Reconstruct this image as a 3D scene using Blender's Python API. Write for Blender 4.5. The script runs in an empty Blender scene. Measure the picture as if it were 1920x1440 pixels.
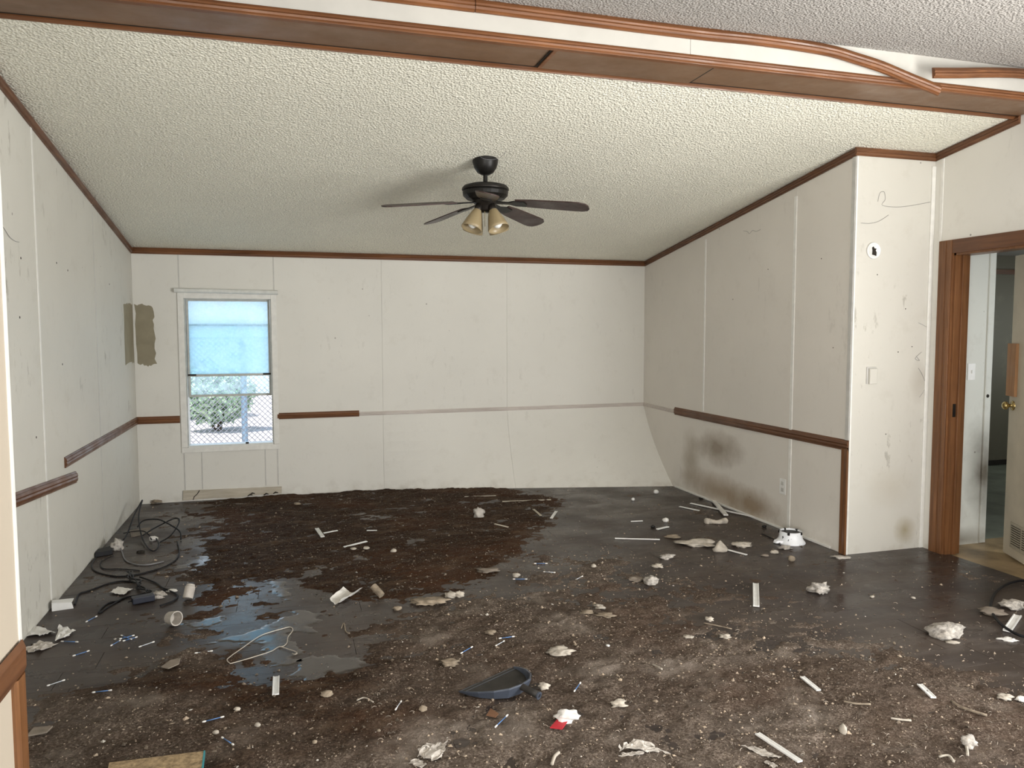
import bpy, math, random
import numpy as np
from mathutils import Vector, Matrix
random.seed(7); rng = np.random.default_rng(7)
S = bpy.context.scene; C = S.collection

# ---------------------------------------------------------------- camera
YAW, PITCH, ROLL, FPX, CZ = 0.2874, 0.068, -0.0017, 1428.37, 1.45
_f = np.array([math.sin(YAW)*math.cos(PITCH), math.cos(YAW)*math.cos(PITCH), -math.sin(PITCH)])
_r = np.array([math.cos(YAW), -math.sin(YAW), 0.0]); _u = np.cross(_r, _f)
CR = math.cos(ROLL)*_r + math.sin(ROLL)*_u; CU = -math.sin(ROLL)*_r + math.cos(ROLL)*_u
cam = bpy.data.cameras.new('camera'); cam.sensor_width = 36.0; cam.lens = FPX/1920*36.0
cam.clip_start = 0.05; cam.clip_end = 200
co = bpy.data.objects.new('camera', cam); C.objects.link(co)
co.matrix_world = Matrix(((CR[0], CU[0], -_f[0], 0), (CR[1], CU[1], -_f[1], 0), (CR[2], CU[2], -_f[2], CZ), (0, 0, 0, 1)))
S.camera = co
# ---------------------------------------------------------------- sky, sun, daylight at the windows, added fill lamps, exposure
w = bpy.data.worlds.new('sky'); S.world = w; w.use_nodes = True
wn = w.node_tree.nodes; wl = w.node_tree.links
bg = wn['Background']; bg.inputs['Strength'].default_value = 1.15
tc = wn.new('ShaderNodeTexCoord'); sx = wn.new('ShaderNodeSeparateXYZ'); wl.new(tc.outputs['Generated'], sx.inputs[0])
rp = wn.new('ShaderNodeValToRGB'); wl.new(sx.outputs['Z'], rp.inputs[0])
rp.color_ramp.elements[0].position = 0.0; rp.color_ramp.elements[0].color = (0.78, 0.90, 1.0, 1)
rp.color_ramp.elements[1].position = 1.0; rp.color_ramp.elements[1].color = (0.50, 0.72, 1.0, 1)
wl.new(rp.outputs[0], bg.inputs['Color'])
def lamp(name, kind, loc, target, energy, color, sx=1, sy=1):
    l = bpy.data.lights.new(name, kind); l.energy = energy; l.color = color
    if kind == 'AREA': l.shape = 'RECTANGLE'; l.size = sx; l.size_y = sy
    o = bpy.data.objects.new(name, l); C.objects.link(o); o.location = loc
    d = Vector(target)-Vector(loc); o.rotation_euler = d.to_track_quat('-Z', 'Y').to_euler()
    return o
sun = lamp('sun', 'SUN', (-10, 8, 20), (-6, 8.3, 12), 6.5, (1.0, 0.95, 0.86)); sun.data.angle = 0.02
lamp('daylight_patio_door', 'AREA', (2.6, -2.52, 1.12), (2.6, 3, 4.2), 36, (1.0, 0.97, 0.93), 2.5, 1.9)
lamp('daylight_side_door', 'AREA', (4.06, 0.45, 1.02), (0.3, 1.35, 4.0), 205, (1.0, 0.98, 0.94), 2.1, 1.9)
lamp('added_fill_left', 'AREA', (-0.57, -0.9, 1.15), (3.2, 1.0, 3.0), 128, (1.0, 0.975, 0.93), 2.2, 1.5)  # unseen fill lamp on the left, added to brighten the right wall
lamp('added_fill_hall', 'AREA', (5.2, 2.78, 1.2), (4.6, 4, 0.9), 11, (0.92, 0.97, 1.0), 0.9, 1.1)  # added fill lamp hidden behind the door leaf; hall rear wall has no window
lamp('daylight_far_room', 'AREA', (8.3, 5.2, 1.5), (5, 5.2, 0.6), 9, (0.95, 1.0, 0.9), 1.0, 1.0)
S.view_settings.view_transform = 'Standard'; S.view_settings.look = 'None'
S.view_settings.exposure = 0.55; S.view_settings.gamma = 1.0; S.view_settings.use_curve_mapping = False

# ---------------------------------------------------------------- geometry helpers
def hit(px, py, ax, v):
    d = _f + (px-960)/FPX*CR - (py-720)/FPX*CU
    t = (v - (0, 0, CZ)[ax])/d[ax]
    return np.array([0, 0, CZ]) + t*d
def FP(px, py, z=0.0): return hit(px, py, 2, z)
def dep(px, py): return float((FP(px, py)-np.array([0, 0, CZ])) @ _f)

class MB:
    def __init__(s): s.v = []; s.f = []
    def add(s, v, f):
        o = len(s.v); s.v += [tuple(map(float, p)) for p in v]; s.f += [tuple(i+o for i in q) for q in f]; return s
    def box(s, a, b):
        x0, y0, z0 = a; x1, y1, z1 = b
        return s.add([(x0,y0,z0),(x1,y0,z0),(x1,y1,z0),(x0,y1,z0),(x0,y0,z1),(x1,y0,z1),(x1,y1,z1),(x0,y1,z1)],
                     [(0,3,2,1),(4,5,6,7),(0,1,5,4),(1,2,6,5),(2,3,7,6),(3,0,4,7)])
    def prism(s, poly, vec):
        n = len(poly); vec = np.array(vec, float); P = [np.array(p, float) for p in poly]
        nrm = np.zeros(3)
        for i in range(n): nrm += np.cross(P[i], P[(i+1) % n])
        if nrm @ vec > 0: P = P[::-1]
        v = P + [p+vec for p in P]
        f = [tuple(range(n)), tuple(range(2*n-1, n-1, -1))]
        f += [(i, i+n, (i+1) % n+n, (i+1) % n) for i in range(n)]
        return s.add(v, f)
    def profile(s, A, B, prof, out, up):
        A = np.array(A, float); B = np.array(B, float); out = np.array(out, float); up = np.array(up, float)
        return s.prism([A + out*o + up*u for o, u in prof], B-A)
    def tube(s, pts, r, n=8, cap=True):
        P = [np.array(p, float) for p in pts]; m = len(P)
        rr = r if hasattr(r, '__len__') else [r]*m
        t0 = P[1]-P[0]; a = np.array([0, 0, 1.0]) if abs(t0[2]) < .9*np.linalg.norm(t0) else np.array([1.0, 0, 0])
        v = []; 
        for i in range(m):
            t = P[min(i+1, m-1)]-P[max(i-1, 0)]; t = t/(np.linalg.norm(t)+1e-9)
            b = np.cross(t, a); b /= np.linalg.norm(b)+1e-9; a = np.cross(b, t)
            for k in range(n):
                th = 2*math.pi*k/n; v.append(P[i] + rr[i]*(math.cos(th)*a + math.sin(th)*b))
        f = []
        for i in range(m-1):
            for k in range(n): f.append((i*n+k, i*n+(k+1) % n, (i+1)*n+(k+1) % n, (i+1)*n+k))
        if cap: f += [tuple(range(n-1, -1, -1)), tuple((m-1)*n+k for k in range(n))]
        f = [q[::-1] for q in f]
        return s.add(v, f)
    def lathe(s, prof, c=(0, 0, 0), n=24, axis=None):
        c = np.array(c, float)
        if axis is None: e1, e2, e3 = np.eye(3)
        else:
            e3 = np.array(axis, float); e3 /= np.linalg.norm(e3)
            e1 = np.cross(e3, [0, 0, 1.0]) if abs(e3[2]) < .95 else np.cross(e3, [1.0, 0, 0]); e1 /= np.linalg.norm(e1); e2 = np.cross(e3, e1)
        v = []
        for r, z in prof:
            for k in range(n):
                th = 2*math.pi*k/n; v.append(c + max(r, 1e-4)*(math.cos(th)*e1+math.sin(th)*e2) + z*e3)
        f = [(i*n+k, i*n+(k+1) % n, (i+1)*n+(k+1) % n, (i+1)*n+k) for i in range(len(prof)-1) for k in range(n)]
        return s.add(v, f)

def obj(name, mb, mat, parent=None, smooth=False, bevel=0.0, origin=None):
    v = np.array(mb.v, float)
    if parent is not None: org = np.array(parent['_o'])
    elif origin is not None: org = np.array(origin, float)
    else: org = np.array([(v[:,0].min()+v[:,0].max())/2, (v[:,1].min()+v[:,1].max())/2, v[:,2].min()])
    me = bpy.data.meshes.new(name)
    me.from_pydata([tuple(p) for p in (v-org)], [], mb.f); me.update()
    if smooth: me.polygons.foreach_set('use_smooth', [True]*len(me.polygons))
    me.materials.append(mat)
    o = bpy.data.objects.new(name, me); C.objects.link(o)
    o['_o'] = [float(t) for t in org]
    if parent is not None: o.parent = parent
    else: o.location = org
    if bevel: 
        b = o.modifiers.new('bevel', 'BEVEL'); b.width = bevel; b.segments = 2; b.limit_method = 'ANGLE'
    return o
def empty(name, loc):
    o = bpy.data.objects.new(name, None); C.objects.link(o); o.location = loc; o['_o'] = [float(t) for t in loc]; o.empty_display_size = .05
    return o
def tag(o, label, cat, group=None):
    o['label'] = label; o['category'] = cat
    if group: o['group'] = group
    return o
def struct(o): o['kind'] = 'structure'; return o
def smoothpath(pts, sub=6):
    P = [np.array(p, float) for p in pts]; out = []
    for i in range(len(P)-1):
        p0 = P[max(i-1, 0)]; p1 = P[i]; p2 = P[i+1]; p3 = P[min(i+2, len(P)-1)]
        for k in range(sub):
            t = k/sub
            out.append(.5*((2*p1)+(-p0+p2)*t+(2*p0-5*p1+4*p2-p3)*t*t+(-p0+3*p1-3*p2+p3)*t**3))
    out.append(P[-1]); return out
# value noise on numpy arrays
def _h(ix, iy, s):
    n = (ix*374761393 + iy*668265263 + s*974711) & 0x7fffffff
    n = ((n ^ (n >> 13))*1274126177) & 0x7fffffff
    return ((n ^ (n >> 16)) & 0xffff)/65535.0
def vnoise(x, y, s=0):
    ix = np.floor(x).astype(np.int64); iy = np.floor(y).astype(np.int64); fx = x-ix; fy = y-iy
    fx = fx*fx*(3-2*fx); fy = fy*fy*(3-2*fy)
    return (_h(ix,iy,s)*(1-fx)+_h(ix+1,iy,s)*fx)*(1-fy)+(_h(ix,iy+1,s)*(1-fx)+_h(ix+1,iy+1,s)*fx)*fy
def fbm(x, y, oct=4, s=0):
    t = 0; a = .5; n = 0
    for i in range(oct): t = t + a*vnoise(x*2**i+i*17.3, y*2**i+i*9.1, s+i); n += a; a *= .5
    return t/n

# ---------------------------------------------------------------- materials
class NT:
    def __init__(s, name, rough=.6, spec=.4):
        s.m = bpy.data.materials.new(name); s.m.use_nodes = True; s.t = s.m.node_tree; s.n = s.t.nodes; s.l = s.t.links
        s.b = s.n['Principled BSDF']; s.b.inputs['Roughness'].default_value = rough; s.b.inputs['Specular IOR Level'].default_value = spec
        s._pos = None
    def set(s, inp, v):
        i = s.b.inputs[inp]
        if hasattr(v, 'node'): s.l.new(v, i)
        elif isinstance(v, (tuple, list)) and len(v) == 3 and i.type == 'RGBA': i.default_value = (*v, 1)
        else: i.default_value = v
        return s
    def _in(s, sock, v):
        if hasattr(v, 'node'): s.l.new(v, sock)
        elif sock.type == 'RGBA' and isinstance(v, (tuple, list)): sock.default_value = (*v[:3], 1)
        else: sock.default_value = v
    def pos(s):
        if s._pos is None: s._pos = s.n.new('ShaderNodeNewGeometry').outputs['Position']
        return s._pos
    def objc(s): return s.n.new('ShaderNodeTexCoord').outputs['Object']
    def rnd(s): return s.n.new('ShaderNodeObjectInfo').outputs['Random']
    def mapping(s, vec, sc=(1,1,1), loc=(0,0,0), rot=(0,0,0)):
        n = s.n.new('ShaderNodeMapping'); s.l.new(vec, n.inputs[0]); n.inputs['Scale'].default_value = sc; n.inputs['Location'].default_value = loc; n.inputs['Rotation'].default_value = rot
        return n.outputs[0]
    def noise(s, scale, detail=4, vec=None, rough=.55, dist=0):
        n = s.n.new('ShaderNodeTexNoise'); s.l.new(vec if vec is not None else s.pos(), n.inputs['Vector'])
        n.inputs['Scale'].default_value = scale; n.inputs['Detail'].default_value = min(detail, 4); n.inputs['Roughness'].default_value = rough; n.inputs['Distortion'].default_value = dist
        return n.outputs['Fac']
    def voro(s, scale, vec=None, out='Distance', feat='F1'):
        n = s.n.new('ShaderNodeTexVoronoi'); n.feature = feat; s.l.new(vec if vec is not None else s.pos(), n.inputs['Vector']); n.inputs['Scale'].default_value = scale
        return n.outputs[out]
    def ramp(s, fac, stops):
        n = s.n.new('ShaderNodeValToRGB'); s.l.new(fac, n.inputs[0]); e = n.color_ramp.elements
        while len(e) < len(stops): e.new(.5)
        for k, (p, c) in enumerate(stops):
            e[k].position = p; e[k].color = (c, c, c, 1) if isinstance(c, (int, float)) else (*c, 1)
        return n.outputs[0]
    def mix(s, fac, a, b, mode='MIX'):
        n = s.n.new('ShaderNodeMix'); n.data_type = 'RGBA'; n.blend_type = mode
        s._in(n.inputs[0], fac); s._in(n.inputs[6], a); s._in(n.inputs[7], b); return n.outputs[2]
    def math(s, op, a, b=0.0, clamp=False):
        n = s.n.new('ShaderNodeMath'); n.operation = op; n.use_clamp = clamp; s._in(n.inputs[0], a); s._in(n.inputs[1], b); return n.outputs[0]
    def attr(s, name):
        n = s.n.new('ShaderNodeAttribute'); n.attribute_name = name; return n.outputs['Fac']
    def attrc(s, name):
        n = s.n.new('ShaderNodeAttribute'); n.attribute_name = name; return n.outputs['Color']
    def bump(s, h, strength=.5, dist=.01):
        n = s.n.new('ShaderNodeBump'); n.inputs['Strength'].default_value = strength; n.inputs['Distance'].default_value = dist
        s.l.new(h, n.inputs['Height']); s.l.new(n.outputs[0], s.b.inputs['Normal']); return s
    def blob(s, c, rad, ang=0.0, plane='yz', soft=1.0, wob=.25, wsc=4.0):
        # soft elliptic stain on a wall plane
        sp = s.n.new('ShaderNodeSeparateXYZ'); s.l.new(s.pos(), sp.inputs[0])
        ix = {'x': 0, 'y': 1, 'z': 2}
        u = s.math('SUBTRACT', sp.outputs[ix[plane[0]]], c[0]); v = s.math('SUBTRACT', sp.outputs[ix[plane[1]]], c[1])
        ca, sa = math.cos(ang), math.sin(ang)
        a = s.math('DIVIDE', s.math('ADD', s.math('MULTIPLY', u, ca), s.math('MULTIPLY', v, sa)), rad[0])
        b = s.math('DIVIDE', s.math('SUBTRACT', s.math('MULTIPLY', v, ca), s.math('MULTIPLY', u, sa)), rad[1])
        d = s.math('SQRT', s.math('ADD', s.math('MULTIPLY', a, a), s.math('MULTIPLY', b, b)))
        d = s.math('ADD', d, s.math('MULTIPLY', s.math('SUBTRACT', s.noise(wsc, 4), .5), wob*2))
        return s.ramp(d, [(max(0, 1-soft), 1.0), (1.0, 0.0)])

def wall_mat(name, col, dirt=.25, specks=True, stains=(), scuff=.12):
    m = NT(name, .55, .3)
    c = m.ramp(m.noise(1.3, 5), [(.3, tuple(t*.93 for t in col)), (.7, col)])
    sm = m.ramp(m.noise(6, 6, rough=.7), [(.56, 0.0), (.78, 1.0)])
    c = m.mix(m.math('MULTIPLY', sm, dirt), c, (.30, .26, .19))
    # grime gathered along the bottom of the walls
    sp = m.n.new('ShaderNodeSeparateXYZ'); m.l.new(m.pos(), sp.inputs[0])
    low = m.ramp(m.math('ADD', sp.outputs['Z'], m.math('MULTIPLY', m.noise(5, 5), .25)), [(.10, 1.0), (.24, 0.0)])
    c = m.mix(m.math('MULTIPLY', m.math('MULTIPLY', low, m.ramp(m.noise(9, 6), [(.46, 0.0), (.66, 1.0)])), .35), c, (.30, .25, .18))
    if specks:
        sk = m.ramp(m.voro(5.5), [(.02, 1.0), (.045, 0.0)])
        sk = m.math('MULTIPLY', sk, m.ramp(m.noise(2.2, 2), [(.46, 0.0), (.52, 1.0)]))
        c = m.mix(m.math('MULTIPLY', sk, .75), c, (.10, .09, .075))
        sc = m.ramp(m.noise(7, 3, m.mapping(m.pos(), (1, 1, .8)), dist=2.5), [(.495, 0.0), (.5, 1.0), (.505, 0.0)])
        sc = m.math('MULTIPLY', sc, m.ramp(m.noise(1.7, 3), [(.62, 0.0), (.68, 1.0)]))
        c = m.mix(m.math('MULTIPLY', sc, min(.45, scuff*1.6)), c, (.2, .17, .13))
        sf = m.math('MULTIPLY', m.ramp(m.noise(16, 5, m.mapping(m.pos(), (1, 1, .35)), .7), [(.59, 0.0), (.66, 1.0)]), m.ramp(m.noise(1.9, 3, m.mapping(m.pos(), (1, 1, 1), (3, 1, 5))), [(.50, 0.0), (.62, 1.0)]))
        c = m.mix(m.math('MULTIPLY', sf, scuff), c, (.22, .20, .16))
    for st in stains:
        bl = m.blob(*st[0]); c = m.mix(m.math('MULTIPLY', bl, st[2]), c, st[1])
    m.set('Base Color', c)
    m.bump(m.noise(60, 3), .08, .004)
    return m.m
BR = (.16, .105, .055)
M = {}
M['wall'] = wall_mat('painted_wall_board', (.735, .72, .67), .12)
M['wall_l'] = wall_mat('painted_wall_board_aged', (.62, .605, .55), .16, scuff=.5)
M['wall_r'] = wall_mat('painted_wall_board_stained', (.73, .695, .64), .10, True, [
    (((5.62, .47), (.44, .17), -.05, 'yz', .85, .40, 7), (.19, .135, .078), .72),
    (((6.05, .30), (.19, .32), 0, 'yz', .9, .40, 6), (.27, .215, .135), .55),
    (((5.55, .11), (.75, .16), .05, 'yz', .85, .35, 6), (.27, .185, .10), .72),
    (((5.12, .10), (.42, .15), .0, 'yz', .85, .35, 6), (.22, .145, .075), .70)])
M['wall_c'] = wall_mat('painted_wall_board_cream', (.62, .60, .545), .14, True, [
    (((3.93, .13), (.10, .11), .5, 'xz', 1.0, .3, 8), (.30, .24, .12), .75),
    (((4.02, 1.12), (.11, .16), .0, 'xz', 1.0, .4, 12), (.36, .32, .26), .5),
    (((3.80, .42), (.22, .16), .0, 'xz', 1.0, .35, 8), (.46, .41, .32), .35)], .45)
M['wall_in'] = wall_mat('hall_wall_board', (.70, .71, .66), .2, True, [
    (((4.56, .50), (.20, .42), .1, 'xz', 1.0, .35, 6), (.08, .06, .035), .9),
    (((4.40, .03), (.35, .10), .0, 'xz', 1.0, .3, 5), (.16, .13, .09), .7)])
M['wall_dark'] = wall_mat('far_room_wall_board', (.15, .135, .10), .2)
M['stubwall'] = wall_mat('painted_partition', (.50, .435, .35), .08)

def wood(name, dark, light, sc=(1, 1, 1), rough=.38, g=14):
    m = NT(name, rough, .45)
    v = m.mapping(m.pos(), sc)
    a = m.noise(g, 6, v, .6, .6)
    c = m.ramp(a, [(.28, dark), (.55, tuple((x+y)/2 for x, y in zip(dark, light))), (.78, light)])
    c = m.mix(m.ramp(m.noise(3.1, 4), [(.35, 0.0), (.8, .45)]), c, tuple(t*.6 for t in dark))
    m.set('Base Color', c); m.bump(a, .12, .003)
    m.set('Roughness', m.ramp(m.noise(8, 4), [(.3, rough-.08), (.7, rough+.15)]))
    return m.m
M['trim_x'] = wood('brown_trim_wood', (.095, .036, .014), (.235, .098, .038), (.15, 3, 3))
M['trim_y'] = wood('brown_trim_wood_lengthways', (.085, .033, .014), (.19, .082, .034), (3, .15, 3))
M['trim_z'] = wood('brown_door_trim_wood', (.11, .044, .015), (.26, .115, .045), (4, 4, .18))
M['soffit'] = wood('brown_beam_panel', (.16, .088, .046), (.20, .116, .066), (.25, 2, 2), .42, 5)
M['beamtrim'] = wood('orange_brown_beam_trim', (.105, .037, .011), (.255, .102, .036), (.15, 4, 4), .42)
M['barewood'] = wood('bare_grey_wood', (.42, .37, .29), (.62, .57, .48), (.4, 4, 4), .7)
M['patchwood'] = wood('raw_pine_patch', (.28, .14, .06), (.42, .23, .11), (4, 4, .3), .6)
M['oldrail'] = wood('pale_faded_rail', (.52, .46, .42), (.66, .62, .58), (.3, 3, 3), .6)

def popcorn(name, col, sc, strength):
    m = NT(name, .85, .2)
    h = m.math('ADD', m.math('MULTIPLY', m.voro(sc, m.mapping(m.pos(), (1, 1, 1))), 1.2), m.noise(sc*1.2, 4, rough=.7))
    c = m.ramp(m.noise(.9, 5), [(.3, tuple(t*.90 for t in col)), (.7, col)])
    c = m.mix(m.ramp(m.noise(sc*.9, 3), [(.36, .42), (.62, 0.0)]), c, tuple(t*.66 for t in col))
    m.set('Base Color', c); m.bump(h, strength, .010); return m.m
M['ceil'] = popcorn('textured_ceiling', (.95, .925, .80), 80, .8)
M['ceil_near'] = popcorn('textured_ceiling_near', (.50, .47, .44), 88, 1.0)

# laminate planks
m = NT('dark_laminate', .3, .22)
v = m.mapping(m.objc(), (1.6, 14, 1))
g = m.noise(2.2, 6, v, .62, .5)
c = m.ramp(g, [(.25, (.022, .016, .014)), (.55, (.047, .036, .032)), (.8, (.078, .062, .054))])
c = m.mix(m.math('MULTIPLY', m.rnd(), .45), c, (.05, .042, .04))
st = m.ramp(m.noise(1.6, 6, m.mapping(m.pos(), (.6, 1.6, 1))), [(.42, 0.0), (.62, 1.0)])
c = m.mix(m.math('MULTIPLY', st, .40), c, (.085, .062, .045))
dust = m.ramp(m.noise(3.0, 7, m.mapping(m.pos(), (.7, 1.5, 1)), .7), [(.5, 0.0), (.74, 1.0)])
c = m.mix(m.math('MULTIPLY', dust, .45), c, (.17, .15, .135))
m.set('Base Color', c)
m.set('Roughness', m.math('ADD', m.ramp(m.noise(2.6, 6), [(.35, .18), (.65, .42)]), m.math('MULTIPLY', dust, .3)))
m.bump(m.math('ADD', m.math('MULTIPLY', g, .4), m.noise(30, 4)), .12, .004)
M['plank'] = m.m
M['subfloor'] = NT('subfloor_board', .8).set('Base Color', (.05, .038, .03)).m
# dirt spread over the floor: attributes hold what each spot is made of
m = NT('floor_dirt', .85, .08)
wet = m.attr('wet'); red = m.attr('rust')
fine = m.noise(95, 5, rough=.8); mid = m.noise(11, 5)
dry = m.ramp(fine, [(.30, (.040, .028, .021)), (.5, (.165, .128, .102)), (.66, (.40, .335, .28))])
dry = m.mix(m.ramp(mid, [(.36, .7), (.60, 0.0)]), dry, (.095, .073, .057))
dry = m.mix(m.ramp(m.noise(2.6, 6, m.mapping(m.pos(), (.7, 1.5, 1)), .65), [(.50, 0.0), (.68, .8)]), dry, (.115, .092, .075))
dry = m.mix(m.ramp(m.noise(3.3, 5, m.mapping(m.pos(), (1, 1, 1), (7, 3, 0))), [(.55, 0.0), (.70, .55)]), dry, (.36, .31, .265))
dk = m.ramp(fine, [(.30, (.012, .0055, .0026)), (.5, (.040, .020, .010)), (.72, (.12, .072, .042))])
dk = m.mix(m.math('MULTIPLY', red, .55), dk, (.085, .036, .016))
dk = m.mix(m.ramp(m.noise(6, 6, m.mapping(m.pos(), (.6, 1.3, 1)), .7), [(.52, 0.0), (.70, .75)]), dk, (.145, .095, .06))
c = m.mix(wet, dry, dk); m.set('Base Color', c)
m.set('Roughness', m.math('SUBTRACT', .92, m.math('MULTIPLY', wet, .30)))
m.bump(m.math('ADD', fine, m.math('MULTIPLY', m.noise(180, 3), .6)), .9, .012)
M['dirt'] = m.m
m = NT('crumbs', .85, .3); m.set('Base Color', m.attrc('tone')); M['crumb'] = m.m
m = NT('water_film', .06, .8); m.set('Base Color', (.040, .031, .027)); m.set('Roughness', m.ramp(m.noise(9, 6), [(.38, .06), (.62, .34)])); m.bump(m.noise(24, 4), .12, .004); M['water'] = m.m
def plain(name, col, rough=.6, spec=.4, var=.12, sc=20, bump=.15, metal=0.0):
    m = NT(name, rough, spec)
    m.set('Base Color', m.ramp(m.noise(sc, 5), [(.3, tuple(t*(1-var*1.6) for t in col)), (.7, tuple(min(1, t*(1+var*.4)) for t in col))]))
    if metal: m.set('Metallic', metal)
    if bump: m.bump(m.noise(sc*2, 4), bump, .004)
    return m.m
M['white_plastic'] = plain('white_plastic', (.80, .80, .78), .35, .5, .06)
M['white_metal'] = plain('white_painted_metal', (.72, .73, .70), .35, .5, .08)
M['sash'] = plain('window_sash_metal', (.50, .51, .48), .4, .5, .12)
M['whitepaint'] = plain('white_face_board', (.50, .485, .445), .6, .3, .05, 6)
M['batten'] = plain('pale_batten', (.78, .77, .73), .45, .4, .06)
M['batten_grey'] = plain('greyish_batten', (.56, .55, .52), .45, .4, .08)
M['gap'] = plain('dark_gap', (.03, .025, .02), .8, .2)
M['tanpaint'] = plain('tan_paint_patch', (.30, .265, .185), .55, .3, .1, 10)
M['black'] = plain('black_metal', (.010, .009, .008), .42, .28, .2)
M['motor'] = plain('dark_bronze_metal', (.022, .018, .015), .4, .35, .25, 12, .05, .4)
M['cable'] = plain('black_cable', (.010, .010, .012), .5, .25, .2)
M['bluebox'] = plain('dark_blue_plastic', (.018, .022, .038), .4, .5, .2)
M['greycable'] = plain('grey_cable', (.22, .22, .23), .45, .5, .2)
M['blade'] = wood('dark_fan_blade_wood', (.028, .014, .012), (.075, .042, .036), (2, 2, 2), .35)
M['brass'] = plain('brass', (.50, .38, .16), .25, .5, .1, 20, .05, .9)
m = NT('amber_glass', .35, .5); m.set('Base Color', (.42, .33, .19)); m.set('Transmission Weight', .25); m.set('Subsurface Weight', .0); M['amber'] = m.m
m = NT('bulb_glass', .25, .5); m.set('Base Color', (.90, .90, .86)); M['bulb'] = m.m
M['foam'] = plain('dirty_foam', (.52, .47, .40), .9, .2, .25, 25, .5)
M['wool'] = plain('dirty_wool', (.54, .50, .45), .95, .15, .4, 45, .9)
M['tan'] = plain('tan_crust', (.34, .28, .21), .9, .2, .3, 30, .6)
M['paper'] = plain('white_paper', (.76, .74, .70), .7, .3, .1, 18)
M['paper_d'] = plain('dusty_paper', (.55, .51, .46), .8, .3, .2, 18)
M['white'] = plain('white_scrap', (.78, .77, .74), .6, .3, .1, 18)
M['grey_card'] = plain('grey_brown_card', (.26, .22, .18), .8, .2, .2, 20)
M['orange'] = plain('orange_plastic', (.62, .17, .04), .5, .4, .1)
M['red'] = plain('red_card', (.50, .02, .035), .5, .4, .12, 30)
M['brown_card'] = plain('brown_cardboard', (.20, .105, .06), .8, .2, .15)
M['swab'] = plain('blue_swab_stick', (.10, .22, .48), .4, .5, .1)
M['swab_w'] = plain('white_swab_stick', (.62, .66, .72), .4, .5, .1)
M['cotton'] = plain('cotton_tip', (.82, .80, .77), .95, .1, .1)
M['wire'] = plain('wire_hanger_wire', (.58, .52, .44), .4, .5, .15, 20, 0, .2)
M['dustpan'] = plain('slate_blue_plastic', (.060, .072, .098), .38, .5, .12, 12)
M['dustpan_in'] = plain('dusty_black_plastic', (.040, .036, .032), .6, .4, .35, 14)
M['board'] = plain('tan_particle_board', (.46, .34, .20), .85, .2, .35, 60, .4)
M['teal'] = plain('teal_tape', (.05, .30, .34), .5, .4, .1)
M['hallfloor'] = plain('tan_vinyl', (.38, .275, .15), .4, .45, .35, 5)
M['farfloor'] = plain('grey_green_vinyl', (.22, .24, .19), .35, .5, .3, 4)
M['doorpaint'] = plain('cream_door_paint', (.50, .45, .35), .5, .4, .12, 5)
M['grille'] = plain('grille_paint', (.40, .36, .28), .5, .4, .15)
M['steel'] = plain('grey_post_steel', (.36, .50, .62), .4, .5, .1, 20, 0, .0)
M['galv'] = plain('galvanised_wire', (.30, .30, .33), .45, .5, .1, 20, 0, .0)
M['gravel'] = plain('pale_gravel', (.52, .48, .48), .9, .2, .4, 9, .6)
M['leaf'] = plain('bush_leaf', (.55, .72, .50), .6, .3, .3, 8)
M['bark'] = plain('bush_stem', (.18, .13, .09), .9, .2, .3, 30)
m = NT('enamel_chipped', .3, .5); ch = m.ramp(m.noise(26, 4), [(.60, 0.0), (.63, 1.0)])
m.set('Base Color', m.mix(ch, (.80, .82, .85), (.03, .03, .035))); M['enamel'] = m.m
# dirty pale blue window glass
def glass(name, tint, haze, lo, hi):
    m = NT(name, .1, .5)
    tr = m.n.new('ShaderNodeBsdfTransparent'); tr.inputs[0].default_value = (*tint, 1)
    tl = m.n.new('ShaderNodeBsdfTranslucent'); tl.inputs[0].default_value = (*haze, 1)
    gl = m.n.new('ShaderNodeBsdfGlossy'); gl.inputs['Roughness'].default_value = .08
    m1 = m.n.new('ShaderNodeMixShader'); m2 = m.n.new('ShaderNodeMixShader')
    m.l.new(m.ramp(m.noise(13, 6, rough=.65), [(.35, lo), (.7, hi)]), m1.inputs[0]); m.l.new(tr.outputs[0], m1.inputs[1]); m.l.new(tl.outputs[0], m1.inputs[2])
    m2.inputs[0].default_value = .006; m.l.new(m1.outputs[0], m2.inputs[1]); m.l.new(gl.outputs[0], m2.inputs[2])
    m.l.new(m2.outputs[0], m.n['Material Output'].inputs['Surface']); return m.m
M['glass'] = glass('dirty_blue_window_glass', (.72, .86, .93), (.84, .93, .97), .35, .75)
M['glass2'] = glass('clearer_window_glass', (.86, .95, .97), (.86, .94, .96), .10, .40)

# ---------------------------------------------------------------- the room
XL, XR, X2, YB, YC, H, SL = -1.2216, 3.4638, 4.0786, 7.0056, 4.0568, 2.1572, .1517
YB0, YB1 = 3.20, 3.4923            # beam, camera side and far side
zr = lambda y: H + SL*(YB-y)       # far ceiling
zn = lambda y: 2.84 - .12*(YB0-y)  # near ceiling
YR, XS, YS = -2.6, -.594, 1.935    # rear wall, partition on the left
ZC = .7121
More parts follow.
